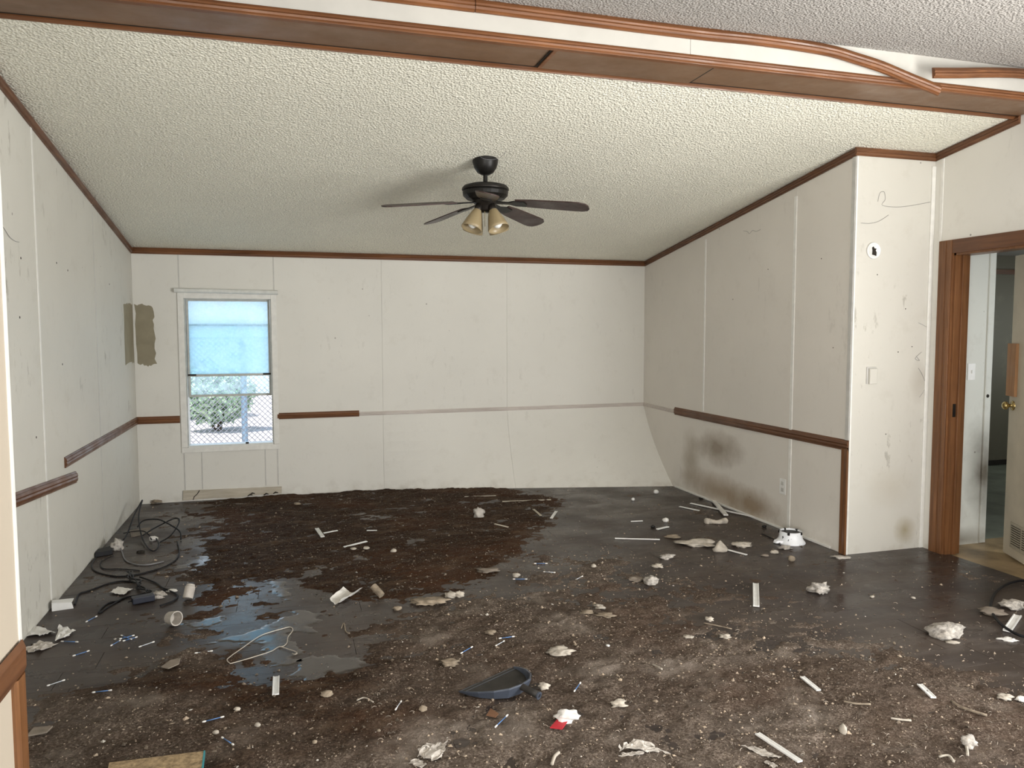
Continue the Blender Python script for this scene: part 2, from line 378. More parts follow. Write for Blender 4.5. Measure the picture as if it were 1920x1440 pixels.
# floor
fl = struct(obj('floor', MB().box((XL-.15, YR-.15, -.12), (X2+.06, YB+.15, -.014)), M['subfloor']))
rowh = .178; y = 1.45; r_ = 0; plank_mesh = {}
def plank(x0, x1, y0, y1, dz):
    key = (round(x1-x0, 3), round(y1-y0, 3))
    if key not in plank_mesh:
        mb = MB(); a, b = key[0]/2, key[1]/2; e = .0003
        mb.add([(-a,-b,-.012),(a,-b,-.012),(a,b,-.012),(-a,b,-.012),(-a,-b,-e),(a,-b,-e),(a,b,-e),(-a,b,-e),(-a+e,-b+e,0),(a-e,-b+e,0),(a-e,b-e,0),(-a+e,b-e,0)],
               [(0,1,5,4),(1,2,6,5),(2,3,7,6),(3,0,4,7),(4,5,9,8),(5,6,10,9),(6,7,11,10),(7,4,8,11),(8,9,10,11)])
        me = bpy.data.meshes.new('plank'); me.from_pydata(mb.v, [], mb.f); me.materials.append(M['plank']); plank_mesh[key] = me
    o = bpy.data.objects.new('plank', plank_mesh[key]); C.objects.link(o); o.parent = fl
    fo = fl['_o']; o.location = ((x0+x1)/2-fo[0], (y0+y1)/2-fo[1], dz-fo[2])
while y < YB-.01:
    y1 = min(y+rowh, YB); x = XL - random.random()*1.0; xmax = X2+.04 if y < YC-.1 else XR
    while x < xmax:
        x1 = x+1.22; a = max(x, XL); b = min(x1, xmax)
        if b-a > .06: plank(a+.0012, b-.0012, y+.0012, y1-.0012, random.uniform(-.0005, .0003))
        x = x1
    y = y1; r_ += 1

# wall panels ------------------------------------------------------------
def panel(parent, poly3, n, mat, t=.006, name='wall_panel'):
    o = obj(name, MB().prism(poly3, -np.array(n, float)*t), mat, parent); return o
G = .0007
# left wall
wl_ = struct(obj('wall_left', MB().prism([(XL-.007, YS-.1, -.1), (XL-.007, YB+.1, -.1), (XL-.007, YB+.1, 2.3), (XL-.007, YB1, 2.9), (XL-.007, YS-.1, 2.9)], (-.12, 0, 0)), M['wall']))
ys = [YS, 3.25, 4.475, 5.707, YB]
for a, b in zip(ys[:-1], ys[1:]):
    ta = zr(a) if a > 3.3 else (zn(a) if a < 3 else 2.76); tb = zr(b) if b > 3.3 else 2.80
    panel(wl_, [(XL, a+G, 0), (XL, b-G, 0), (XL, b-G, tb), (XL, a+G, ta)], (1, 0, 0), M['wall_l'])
for yy, w_, mt in ((4.475, .022, 'batten'), (5.707, .010, 'batten_grey')):
    obj('batten', MB().box((XL, yy-w_/2, .0), (XL+.003, yy+w_/2, zr(yy)-.03)), M[mt], wl_, bevel=.001)
# back wall: upper boards flat, lower boards pushed out at the bottom towards the right corner
WX0, WX1, WZ0, WZ1 = -.835, -.118, .458, 1.752
bk = MB(); yb_ = YB+.02
bk.box((XL-.13, yb_, -.1), (WX0, yb_+.11, 2.4)).box((WX1, yb_, -.1), (XR+.15, yb_+.11, 2.4)).box((WX0, yb_, -.1), (WX1, yb_+.11, WZ0)).box((WX0, yb_, WZ1), (WX1, yb_+.11, 2.4))
wb = struct(obj('wall_back', bk, M['wall']))
def bow(x): return max(0.0, .238*(x-.80)) if x > .8 else 0.0
def bpan(x0, x1, z0, z1):
    panel(wb, [(x0+G, YB, z0), (x1-G, YB, z0), (x1-G, YB, z1), (x0+G, YB, z1)], (0, -1, 0), M['wall'], .018)
bpan(XL, -.86, 0, H); bpan(-.86, -.095, WZ1, H); bpan(-.86, WX0, WZ0, WZ1); bpan(WX1, -.095, WZ0, WZ1)
bpan(-.86, -.72, 0, WZ0); bpan(-.72, -.20, 0, WZ0); bpan(-.20, -.095, 0, WZ0)
xs = [-.095, .837, 2.02, XR]
for a, b in zip(xs[:-1], xs[1:]):
    bpan(a, b, ZC, H)
    mb = MB(); n = 6; top = []; 
    A0, B0 = a+G, b-G
    rows = 8; v = []; f = []
    for i in range(rows+1):
        z = ZC*i/rows; k = (1-z/ZC); k = k*k*.45 + k*.55
        for j in range(n+1):
            x = A0+(B0-A0)*j/n; v.append((x, YB-bow(x)*k, z))
    for i in range(rows+1):
        z = ZC*i/rows; k = (1-z/ZC); k = k*k*.45 + k*.55
        for j in range(n+1):
            x = A0+(B0-A0)*j/n; v.append((x, YB-bow(x)*k+.014, z))
    N_ = (rows+1)*(n+1)
    for i in range(rows):
        for j in range(n):
            q = i*(n+1)+j; f.append((q, q+1, q+n+2, q+n+1)); f.append((N_+q, N_+q+n+1, N_+q+n+2, N_+q+1))
    for i in range(rows):
        for j in (0, n):
            q = i*(n+1)+j; qq = (q, q+n+1, N_+q+n+1, N_+q); f.append(qq if j == 0 else qq[::-1])
    for j in range(n): f.append((j, N_+j, N_+j+1, j+1))
    obj('wall_panel', mb.add(v, f), M['wall'], wb, smooth=False)
for xx, z0, z1 in ((-.86, .1, H-.05), (-.095, .1, H-.05), (-.72, .1, .44), (-.20, .1, .44)):
    obj('batten', MB().box((xx-.004, YB-.003, z0), (xx+.004, YB, z1)), M['batten_grey'], wb)
# right wall of the far half, its front corner face, and the wall with the door
wr = struct(obj('wall_right', MB().prism([(XR+.007, YC+.02, -.1), (XR+.007, YB+.1, -.1), (XR+.007, YB+.1, 2.3), (XR+.007, YC+.02, 2.75)], (.12, 0, 0)), M['wall']))
ys = [YC, 4.648, 5.85, YB]
for a, b in zip(ys[:-1], ys[1:]):
    panel(wr, [(XR, a+G, 0), (XR, b-G, 0), (XR, b-G, zr(b)), (XR, a+G, zr(a))], (-1, 0, 0), M['wall_r'])
for yy, w_, z1, mt in ((4.648, .030, 2.40, 'batten'), (5.85, .022, 2.24, 'batten')):
    obj('batten', MB().box((XR-.007, yy-w_/2, .0 if yy < 5 else .76), (XR, yy+w_/2, z1)), M[mt], wr, bevel=.002)
obj('corner_batten', MB().box((XR-.006, YC+.002, ZC+.03), (XR, YC+.034, 2.55)), M['batten_grey'], wr, bevel=.001)
wc = struct(obj('wall_corner', MB().prism([(XR, YC+.007, -.05), (X2+.12, YC+.007, -.05), (X2+.12, YC+.007, 2.75), (XR, YC+.007, 2.75)], (0, .013, 0)), M['gap']))
panel(wc, [(XR, YC, 0), (X2, YC, 0), (X2, YC, zr(YC)), (XR, YC, zr(YC))], (0, -1, 0), M['wall_c'])
obj('corner_bead', MB().box((X2-.030, YC-.008, 0), (X2, YC, 2.52)), M['batten'], wc, bevel=.002)
obj('edge_bead', MB().box((XR-.002, YC-.004, 0), (XR+.010, YC, 2.55)), M['batten'], wc, bevel=.001)
DY0, DY1, DZ = 3.145, 3.885, 1.945   # door opening
wd = MB(); x0, x1 = X2+.007, X2+.11
wd.box((x0, DY1, -.1), (x1, YC+.02, 2.9)).box((x0, DY0, DZ), (x1, DY1, 2.9)).box((x0, YR-.1, -.1), (x1, -.62, 2.9)).box((x0, 1.55, -.1), (x1, DY0, 2.9)).box((x0, -.62, 2.0), (x1, 1.55, 2.9))
wdo = struct(obj('wall_doorway', wd, M['wall']))
panel(wdo, [(X2, DY1, 0), (X2, YC, 0), (X2, YC, zr(YC)), (X2, DY1, zr(DY1))], (-1, 0, 0), M['wall'])
panel(wdo, [(X2, DY0, DZ), (X2, DY1, DZ), (X2, DY1, zr(DY1)), (X2, DY0, 2.72)], (-1, 0, 0), M['wall'])
panel(wdo, [(X2, 1.55, 0), (X2, DY0, 0), (X2, DY0, 2.70), (X2, 1.55, 2.62)], (-1, 0, 0), M['wall'])
obj('batten', MB().box((X2-.006, 3.985, 2.02), (X2, 4.005, 2.56)), M['batten'], wdo, bevel=.002)
# partition on the left, near the camera
pt = struct(obj('wall_partition', MB().box((XL-.13, YR-.1, -.1), (XS, -2.0, 2.9)).box((XL-.13, .2, -.1), (XS, YS, 2.9)).box((XL-.13, -2.0, -.1), (XS, .2, .4)).box((XL-.13, -2.0, 1.9), (XS, .2, 2.9)), M['stubwall']))
obj('corner_bead', MB().box((XS-.02, YS-.012, 0), (XS+.003, YS+.004, 2.6)), M['batten'], pt, bevel=.001)
# rear wall behind the camera with the patio door opening
rw = MB(); rw.box((XS-.1, YR-.11, -.1), (1.3, YR, 2.6)).box((3.9, YR-.11, -.1), (X2+.1, YR, 2.6)).box((1.3, YR-.11, 2.1), (3.9, YR, 2.6))
struct(obj('wall_rear', rw, M['wall']))
# ceilings
struct(obj('ceiling', MB().prism([(XL-.13, YB1-.02, zr(YB1-.02)), (XL-.13, YB+.15, zr(YB+.15)), (XL-.13, YB+.15, zr(YB+.15)+.12), (XL-.13, YB1-.02, zr(YB1-.02)+.2)], (X2+.15-XL+.13, 0, 0)), M['ceil']))
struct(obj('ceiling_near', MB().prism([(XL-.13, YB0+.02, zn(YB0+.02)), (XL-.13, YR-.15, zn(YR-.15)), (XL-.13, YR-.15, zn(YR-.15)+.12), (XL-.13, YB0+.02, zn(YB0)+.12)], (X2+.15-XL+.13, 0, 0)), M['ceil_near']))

# beam ------------------------------------------------------------------
ZS = 2.682
bm = tag(empty('ceiling_beam', (1.4, 3.35, ZS)), 'long brown panelled beam across the ceiling ridge with white face board', 'beam')
obj('core', MB().box((XL, YB0+.012, ZS+.008), (X2, YB1-.004, 3.0)), M['gap'], bm)
sx_ = [XL, 1.196, 1.835, X2]
sp_ = [hit(1035, 100, 2, ZS)[0], hit(1310, 145, 2, ZS)[0]]
sx_ = [XL, sp_[0], sp_[1], X2]
for i, (a, b) in enumerate(zip(sx_[:-1], sx_[1:])):
    o = obj('access_panel' if i == 1 else 'soffit_panel', MB().box((a+.004, YB0+.02, ZS+(.006 if i != 1 else -.001)), (b-.004, YB1-.022, ZS+.014)), M['soffit'], bm, bevel=.002)
obj('panel_gap', MB().box((sp_[1]-.005, YB0+.03, ZS+.001), (sp_[1]+.005, YB1-.03, ZS+.007)), M['gap'], bm)
obj('panel_gap', MB().box((sp_[0]-.016, YB0+.03, ZS+.001), (sp_[0]-.006, YB1-.03, ZS+.007)), M['gap'], bm)
obj('panel_strip', MB().box((sp_[0]-.006, YB0+.03, ZS-.004), (sp_[0]+.012, YB1-.03, ZS+.006)), M['beamtrim'], bm, bevel=.001)
PT = [(0, 0), (0, 1), (.35, 1), (.55, .86), (.8, .82), (1, .62), (.78, .5), (1, .36), (.85, .18), (.5, .12), (.5, 0)]
def prof(t, h): return [(o*t, u*h) for o, u in PT]
obj('lower_trim', MB().profile((XL, YB0+.012, ZS-.004), (X2, YB0+.012, ZS-.004), prof(.020, .044), (0, -1, 0), (0, 0, 1)), M['beamtrim'], bm)
obj('edge_trim', MB().box((XL, YB0-.002, ZS-.006), (X2, YB0+.028, ZS+.004)), M['beamtrim'], bm, bevel=.002)
obj('far_trim', MB().profile((XL, YB1+.008, ZS-.012), (X2, YB1+.008, ZS-.012), [(0, .004), (0, .03), (.014, .03), (.014, .014), (.008, .008), (.006, .004)], (0, -1, 0), (0, 0, 1)), M['trim_x'], bm)
fx = hit(1295, 90, 1, YB0)[0]
for a, b in ((XL, fx), (fx, X2)):
    obj('face_board', MB().box((a+.001, YB0+.002, ZS+.03), (b-.001, YB0+.012, 2.86)), M['whitepaint'], bm)
seam = hit(890, 8, 1, YB0)[0]; xe = hit(1490, 88, 1, YB0)[0]
obj('upper_trim', MB().profile((XL, YB0+.003, 2.786), (seam-.001, YB0+.003, 2.786), prof(.02, .055), (0, -1, 0), (0, 0, 1)), M['beamtrim'], bm)
# the long piece that has come loose and droops: runs along the top then bends down
def bent(path, t, h, updirs=None):
    mb = MB(); pr = prof(t, h); v = []; n = len(pr); P = [np.array(p, float) for p in path]; m_ = len(P)
    for i in range(m_):
        tg = P[min(i+1, m_-1)]-P[max(i-1, 0)]; tg /= np.linalg.norm(tg)
        out = np.array([0, -1.0, 0]); out -= tg*(out @ tg); out /= np.linalg.norm(out)
        up = np.cross(out, tg); up = up if up[2] > 0 else -up
        v += [P[i]+out*o+up*u for o, u in pr]
    f = [(i*n+k, i*n+(k+1) % n, (i+1)*n+(k+1) % n, (i+1)*n+k) for i in range(m_-1) for k in range(n)]
    f += [tuple(range(n-1, -1, -1)), tuple((m_-1)*n+k for k in range(n))]
    return mb.add(v, f)
yl = YB0
pth = [(seam+.001, yl, 2.786)] + [hit(px, py, 1, yl+dy) for px, py, dy in
      ((1280, 72, 0), (1400, 84, 0), (1500, 97, -.004), (1560, 108, -.010), (1600, 120, -.018), (1650, 136, -.03), (1700, 157, -.042), (1735, 171, -.05), (1757, 180, -.055))]
o = obj('loose_trim', bent(smoothpath(pth, 4), .02, .055), M['beamtrim'])
tag(o, 'brown ceiling moulding come loose, sagging across the beam on the right', 'trim')
o = obj('loose_trim', bent(smoothpath([hit(px, py, 1, yl+dy) for px, py, dy in ((1748, 147, -.07), (1800, 147, -.06), (1870, 146, -.04), (1930, 149, -.02), (2010, 160, -.01), (2030, 164, 0))], 4), .02, .05), M['trim_x'])
tag(o, 'short brown moulding piece detached at its left end, by the top right corner', 'trim')

# crown trims and chair rails ---------------------------------------------
tn = [0]
def trim(mb, mat, name='trim'):
    tn[0] += 1; o = struct(obj('%s_%d' % (name, tn[0]), mb, mat)); return o
hh = .052
trim(MB().profile((XL, YB, H-hh), (XR, YB, H-hh), prof(.018, hh), (0, -1, 0), (0, 0, 1)), M['trim_x'])
trim(MB().profile((XL, YB1, zr(YB1)-hh), (XL, YB, zr(YB)-hh), prof(.022, hh), (1, 0, 0), (0, 0, 1)), M['trim_y'])
trim(MB().profile((XR, YC, zr(YC)-hh), (XR, YB, zr(YB)-hh), prof(.018, hh), (-1, 0, 0), (0, 0, 1)), M['trim_y'])
trim(MB().profile((XR-.018, YC, zr(YC)-hh), (X2, YC, zr(YC)-hh), prof(.018, hh), (0, -1, 0), (0, 0, 1)), M['trim_x'])
trim(MB().profile((X2, YB1-.03, zr(YB1-.03)-hh), (X2, YC, zr(YC)-hh), prof(.018, hh), (-1, 0, 0), (0, 0, 1)), M['trim_y'])
rh = .062; rz = ZC-rh/2
trim(MB().profile((XL, YB, rz), (-.885, YB, rz), prof(.016, rh), (0, -1, 0), (0, 0, 1)), M['trim_x'])
trim(MB().profile((-.09, YB, rz+.004), (.62, YB, rz+.006), prof(.016, rh*.9), (0, -1, 0), (0, 0, 1)), M['trim_x'])
trim(MB().profile((.622, YB, rz+.012), (3.46, YB, rz+.02), prof(.010, .036), (0, -1, 0), (0, 0, 1)), M['oldrail'])
trim(MB().profile((XR, YC, rz), (XR, 6.35, rz), prof(.016, rh*1.12), (-1, 0, 0), (0, 0, 1)), M['trim_y'])
trim(MB().profile((XR, 6.352, rz+.01), (XR, YB-.0, rz+.02), prof(.010, .036), (-1, 0, 0), (0, 0, 1)), M['oldrail'])
trim(MB().profile((XR, YC, 0), (XR, YC, rz+.02), [(0, 0), (0, .058), (.007, .062), (.014, .05), (.010, .032), (.014, .012), (.014, 0)], (-1, 0, 0), (0, 1, 0)), M['trim_z'])
trim(MB().profile((XL, 4.82, rz+.004), (XL, YB, rz), prof(.016, rh), (1, 0, 0), (0, 0, 1)), M['trim_y'])
o = obj('loose_chair_rail', MB().profile((XL+.002, 3.3, .70), (XL+.002, 5.03, .562), prof(.016, .068), (1, 0, 0), (0, 0, 1)), M['trim_y'])
tag(o, 'brown chair rail piece slipped down below the line on the left wall', 'trim')
# partition trims
trim(MB().profile((XS, .2, .68), (XS, YS-.005, .68), [(0, 0), (0, .072), (.006, .078), (.012, .06), (.012, .015), (.006, 0)], (1, 0, 0), (0, 0, 1)), M['trim_y'])
trim(MB().profile((XS, YS-.072, 0), (XS, YS-.072, .685), [(0, 0), (0, .064), (.006, .068), (.012, .055), (.012, .012), (.006, 0)], (1, 0, 0), (0, 1, 0)), M['trim_z'])
# white cove strips and baseboards
obj_b = struct(obj('baseboard_back', MB().prism([(-.880, YB, .012), (-.62, YB, .018), (-.45, YB, .008), (-.30, YB, .022), (-.068, YB, .024), (-.066, YB, .084), (-.878, YB, .097)], (0, -.012, 0)), M['barewood'], bevel=.002))
cr = [(-.80, .012), (-.79, .04), (-.765, .062), (-.745, .093)]
obj('split', MB().tube([(x, YB-.0125, z) for x, z in cr], .0035, 5), M['gap'], obj_b)
for x, z in ((-.335, .03), (-.315, .042), (-.20, .03), (-.12, .038)):
    obj('chipped_edge', MB().tube([(x-.02, YB-.0125, z-.012), (x, YB-.014, z), (x+.022, YB-.0125, z-.006)], [.004, .007, .003], 5), M['gap'], obj_b)
struct(obj('baseboard_right', MB().box((XR-.010, 4.2, 0), (XR, 6.33, .018)), M['batten'], bevel=.003))
# tan paint patches on both sides of the left back corner
def rough_poly(c, n=6, amp=.006):
    out = []
    for i in range(len(c)):
        a = np.array(c[i]); b = np.array(c[(i+1) % len(c)])
        for k in range(n): out.append(a+(b-a)*k/n + rng.normal(0, amp, 2))
    return out
pp = rough_poly([(-1.200, 1.195), (-1.12, 1.170), (-1.050, 1.190), (-1.062, 1.45), (-1.068, 1.66), (-1.10, 1.682), (-1.208, 1.69)])
obj('paint_patch', MB().prism([(x, YB-.0012, z) for x, z in pp], (0, .001, 0)), M['tanpaint'], wb)
pp = rough_poly([(6.62, 1.20), (6.90, 1.21), (6.985, 1.20), (6.985, 1.69), (6.80, 1.685), (6.63, 1.68)], 6, .005)
obj('paint_patch', MB().prism([(XL+.0012, y, z) for y, z in pp], (-.001, 0, 0)), M['tanpaint'], wl_)

# window -------------------------------------------------------------------
wi = struct(empty('window_1', ((WX0+WX1)/2, YB, WZ0)))
cw = .052
fr = MB()
fr.box((WX0-cw+.01, YB-.012, WZ0+.009), (WX0+.006, YB, WZ1+cw-.01)).box((WX1-.006, YB-.012, WZ0+.009), (WX1+cw-.012, YB, WZ1+cw-.01)).box((WX0+.006, YB-.012, WZ1-.012), (WX1-.006, YB, WZ1+cw-.01)).box((WX0-cw+.01, YB-.012, WZ0-.035), (WX1+cw-.012, YB, WZ0+.008))
obj('casing', fr, M['batten'], wi, bevel=.002)
jm = MB(); jm.box((WX0-.001, YB, WZ0), (WX0+.016, YB+.13, WZ1)).box((WX1-.016, YB, WZ0), (WX1+.001, YB+.13, WZ1)).box((WX0, YB, WZ1-.016), (WX1, YB+.13, WZ1+.001)).box((WX0, YB, WZ0-.001), (WX1, YB+.13, WZ0+.016))
obj('window_frame', jm, M['sash'], wi)
obj('sill', MB().box((WX0+.01, YB-.006, WZ0+.004), (WX1-.01, YB+.12, WZ0+.024)), M['white_metal'], wi, bevel=.003)
obj('sill_catch', MB().box((-.36, YB-.008, WZ0+.022), (-.335, YB+.02, WZ0+.034)), M['gap'], wi)
def sash(name, z0, z1, y, t=.022, gm='glass'):
    a, b = WX0+.018, WX1-.018; s = MB()
    s.box((a, y, z0), (a+t, y+.02, z1)).box((b-t, y, z0), (b, y+.02, z1)).box((a+t, y, z0), (b-t, y+.02, z0+t*1.15)).box((a+t, y, z1-t), (b-t, y+.02, z1))
    o = obj(name, s, M['sash'], wi, bevel=.002)
    obj('pane', MB().box((a+t-.004, y+.008, z0+t), (b-t+.004, y+.012, z1-t+.004)), M[gm], o)
    return o
us = sash('upper_sash', 1.072, WZ1-.014, YB+.040, .018, 'glass')
for a in (WX0+.02, WX1-.085): obj('latch', MB().box((a, YB+.034, 1.080), (a+.065, YB+.046, 1.094)), M['gap'], us)
sash('lower_sash', .893, 1.525, YB+.075, .018, 'glass2')
o = obj('blind_headrail', MB().tube([(-.895, YB-.028, 1.806), (-.60, YB-.03, 1.803), (-.30, YB-.03, 1.799), (-.064, YB-.028, 1.796)], .019, 12), M['white_metal'], smooth=False)
tag(o, 'white metal blind headrail mounted above the window', 'blind rail')

# door, hall and far room --------------------------------------------------
dz = trim(MB().box((X2-.016, DY1, 0), (X2, DY1+.105, DZ+.085)), M['trim_z'], 'trim')
for a, b, t in ((DY1+.004, DY1+.030, .005), (DY1+.048, DY1+.078, .004)):
    obj('moulding', MB().box((X2-.016-t, a, 0), (X2-.015, b, DZ+.08)), M['trim_z'], dz, bevel=.002)
trim(MB().box((X2-.016, DY0-.1, DZ), (X2, DY1, DZ+.085)), M['trim_y'], 'trim')
jb = trim(MB().box((X2, DY1-.014, 0), (X2+.115, DY1+.004, DZ)).box((X2, DY0, DZ-.014), (X2+.115, DY1, DZ+.002)).box((X2, DY0-.004, 0), (X2+.115, DY0+.014, DZ)), M['trim_z'], 'trim')
obj('door_stop', MB().box((X2+.045, DY1-.028, 0), (X2+.075, DY1-.012, DZ-.01)), M['trim_z'], jb, bevel=.002)
obj('strike_plate', MB().box((X2+.018, DY1-.0155, .90), (X2+.042, DY1-.0135, .985)), M['black'], jb)
struct(obj('floor_hall', MB().box((X2+.035, 2.72, -.12), (6.2, 4.1, -.003)), M['hallfloor']))
struct(obj('floor_far_room', MB().box((4.1, 4.1, -.12), (8.6, 6.6, -.004)), M['farfloor']))
IW = 4.035
wi2 = struct(obj('wall_hall', MB().box((X2+.11, IW, -.1), (4.575, IW+.09, 2.6)).box((5.35, IW, -.1), (6.3, IW+.09, 2.6)).box((4.575, IW, 2.12), (5.35, IW+.09, 2.6)), M['wall_in']))
obj('casing', MB().box((4.535, IW-.010, 0), (4.585, IW, 2.14)), M['wall_in'], wi2, bevel=.002)
struct(obj('wall_hall_end', MB().box((6.2, 2.72, -.1), (6.3, 4.1, 2.6)), M['wall_in']))
struct(obj('wall_hall_rear', MB().box((X2+.11, 2.62, -.1), (6.3, 2.72, 2.6)), M['wall_in']))
struct(obj('ceiling_hall', MB().box((X2+.1, 2.62, 2.30), (6.3, 4.2, 2.40)), M['ceil_near']))
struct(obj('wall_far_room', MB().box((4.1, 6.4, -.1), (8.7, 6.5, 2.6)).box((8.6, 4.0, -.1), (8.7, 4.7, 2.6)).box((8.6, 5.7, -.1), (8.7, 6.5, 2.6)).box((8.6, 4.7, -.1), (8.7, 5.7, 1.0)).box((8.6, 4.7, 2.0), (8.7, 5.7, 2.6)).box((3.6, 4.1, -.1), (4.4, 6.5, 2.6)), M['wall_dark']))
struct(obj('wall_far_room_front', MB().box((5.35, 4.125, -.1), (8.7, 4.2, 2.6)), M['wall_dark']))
struct(obj('ceiling_far_room', MB().box((4.1, 4.1, 2.26), (8.7, 6.5, 2.36)), M['ceil_near']))
trim(MB().box((4.4, 6.385, 2.06), (8.6, 6.40, 2.11)), M['trim_x'])
trim(MB().box((4.4, 6.385, 0), (8.6, 6.40, .05)), M['gap'])
# light switch and a small box on the hall wall
t = tag(empty('light_switch', (4.415, IW-.004, 1.12)), 'cream light switch plate on the hall wall seen through the doorway', 'switch')
obj('plate', MB().box((4.382, IW-.006, 1.122), (4.446, IW, 1.236)), M['white_plastic'], t, bevel=.003)
obj('toggle', MB().box((4.410, IW-.014, 1.168), (4.420, IW-.006, 1.19)), M['white_plastic'], t, bevel=.002)
o = obj('wall_anchor', MB().box((4.264, IW-.008, 1.172), (4.276, IW, 1.206)).box((4.262, IW-.004, 1.18), (4.268, IW, 1.20)), M['gap']); tag(o, 'small dark anchor left in the hall wall beside the door trim', 'anchor')
o = obj('wall_plug', MB().lathe([(0, .006), (.008, .006), (.011, .003), (.012, 0), (0, 0)], (4.555, IW-.01, 1.012), 12, (0, -1, 0)), M['gap']); tag(o, 'small black plug hole on the hall doorway casing', 'plug')
# the open door leaf
hx, hy = 4.150, 3.150; fx_, fy_ = 4.4735, 3.7945
ud = np.array([fx_-hx, fy_-hy, 0]); LL = np.linalg.norm(ud); ud /= LL; nd = np.array([-ud[1], ud[0], 0])  # towards the camera room
def dl(s, n, z): return np.array([hx, hy, 0]) + ud*s + nd*n + np.array([0, 0, z])
def dbox(mb, s0, s1, n0, n1, z0, z1):
    return mb.prism([dl(s0, n0, z0), dl(s1, n0, z0), dl(s1, n1, z0), dl(s0, n1, z0)], (0, 0, z1-z0))
dr = struct(empty('door_1', (hx, hy, .01)))
obj('leaf', dbox(MB(), 0, LL, -.035, 0, .01, 1.93), M['doorpaint'], dr, bevel=.002)
rp_ = obj('wood_patch', dbox(MB(), LL-.105, LL+.012, 0, .018, 1.035, 1.372), M['patchwood'], dr, bevel=.002)
kb = obj('knob', MB().lathe([(.001, .062), (.016, .060), (.026, .050), (.027, .040), (.018, .030), (.011, .022), (.011, .008), (.030, .006), (.032, 0)], dl(LL-.055, .001, .975), 18, nd), M['brass'], dr, smooth=True)
obj('edge_latch', dbox(MB(), LL, LL+.002, -.028, -.008, .93, 1.02), M['brass'], dr)
gv = obj('vent_grille', dbox(MB(), .32, .62, 0, .006, .07, .235), M['grille'], dr, bevel=.002)
for s0, s1 in ((.338, .46), (.48, .602)):
    obj('vent_opening', dbox(MB(), s0, s1, .0055, .007, .088, .217), M['gap'], gv)
    for k in range(9): obj('slat', dbox(MB(), s0, s1, .006, .011, .090+k*.0145, .097+k*.0145), M['grille'], gv)
obj('hinge', dbox(MB(), -.006, .012, -.004, .006, 1.6, 1.69), M['brass'], dr)
obj('hinge', dbox(MB(), -.006, .012, -.004, .006, .25, .34), M['brass'], dr)

# wall fittings -------------------------------------------------------------
t = tag(empty('detector_base', (3.606, YC, 1.90)), 'round white mounting plate with dark hole high on the corner wall', 'plate')
obj('ring', MB().lathe([(.050, 0), (.0535, .004), (.052, .010), (.046, .012), (.042, .008), (0, .006)], (3.606, YC, 1.965), 28, (0, -1, 0)), M['white_plastic'], t, smooth=True)
obj('hole', MB().prism([(3.606+x, YC-.0075, 1.965+z) for x, z in ((-.014, -.026), (.004, -.030), (.018, -.034), (.020, -.012), (.012, .002), (.019, .012), (.004, .014), (-.006, .026), (-.016, .018), (-.012, 0))], (0, -.002, 0)), M['gap'], t)
t = tag(empty('thermostat', (3.612, YC, 1.11)), 'small cream thermostat box at mid height on the corner wall', 'thermostat')
obj('base', MB().box((3.580, YC-.008, 1.112), (3.655, YC, 1.222)), M['batten_grey'], t, bevel=.002)
obj('cover', MB().box((3.590, YC-.026, 1.112), (3.648, YC-.006, 1.212)), M['wall_c'], t, bevel=.004)
for k in range(6): obj('slot', MB().box((3.6475, YC-.022, 1.125+k*.014), (3.6495, YC-.010, 1.131+k*.014)), M['gap'], t)
t = tag(empty('wall_outlet', (XR, 4.725, .26)), 'white outlet plate low on the right wall beside a pale batten', 'outlet')
obj('plate', MB().box((XR-.005, 4.690, .262), (XR, 4.760, .376)), M['white_plastic'], t, bevel=.002)
for z in (.295, .343): obj('receptacle', MB().box((XR-.007, 4.710, z-.014), (XR-.004, 4.740, z+.014)), M['batten_grey'], t, bevel=.002)

# ceiling fan ----------------------------------------------------------------
fcx, fcy = 1.207, 4.66; fz = zr(fcy)
t = tag(empty('ceiling_fan', (fcx, fcy, 2.0)), 'dark bronze ceiling fan with five wood blades and amber glass lights', 'ceiling fan')
cx = (fcx, fcy)
def L(prof_, n=32, dz=0): return MB().lathe([(r, z) for r, z in prof_], (fcx, fcy, dz), n)
obj('canopy', L([(.078, .03), (.080, .0), (.079, -.012), (.070, -.045), (.050, -.075), (.026, -.088), (.014, -.09)], 32, fz), M['black'], t, smooth=True)
obj('downrod', L([(.0135, -.08), (.0135, -.155)], 16, fz), M['black'], t, smooth=True)
zm = fz-.150
obj('motor', L([(.014, .018), (.03, .010), (.10, .002), (.135, -.008), (.145, -.020), (.145, -.034), (.138, -.036), (.142, -.045), (.140, -.066), (.118, -.088), (.08, -.098), (.0, -.098)], 36, zm), M['black'], t, smooth=False)
obj('motor_band', L([(.1455, -.0235), (.1475, -.028), (.1455, -.033)], 36, zm), M['motor'], t, smooth=True)
obj('hub', L([(.082, -.092), (.080, -.105), (.066, -.122), (.05, -.134), (.048, -.155), (.032, -.168), (0, -.170)], 28, zm), M['motor'], t, smooth=True)
zb = zm-.104
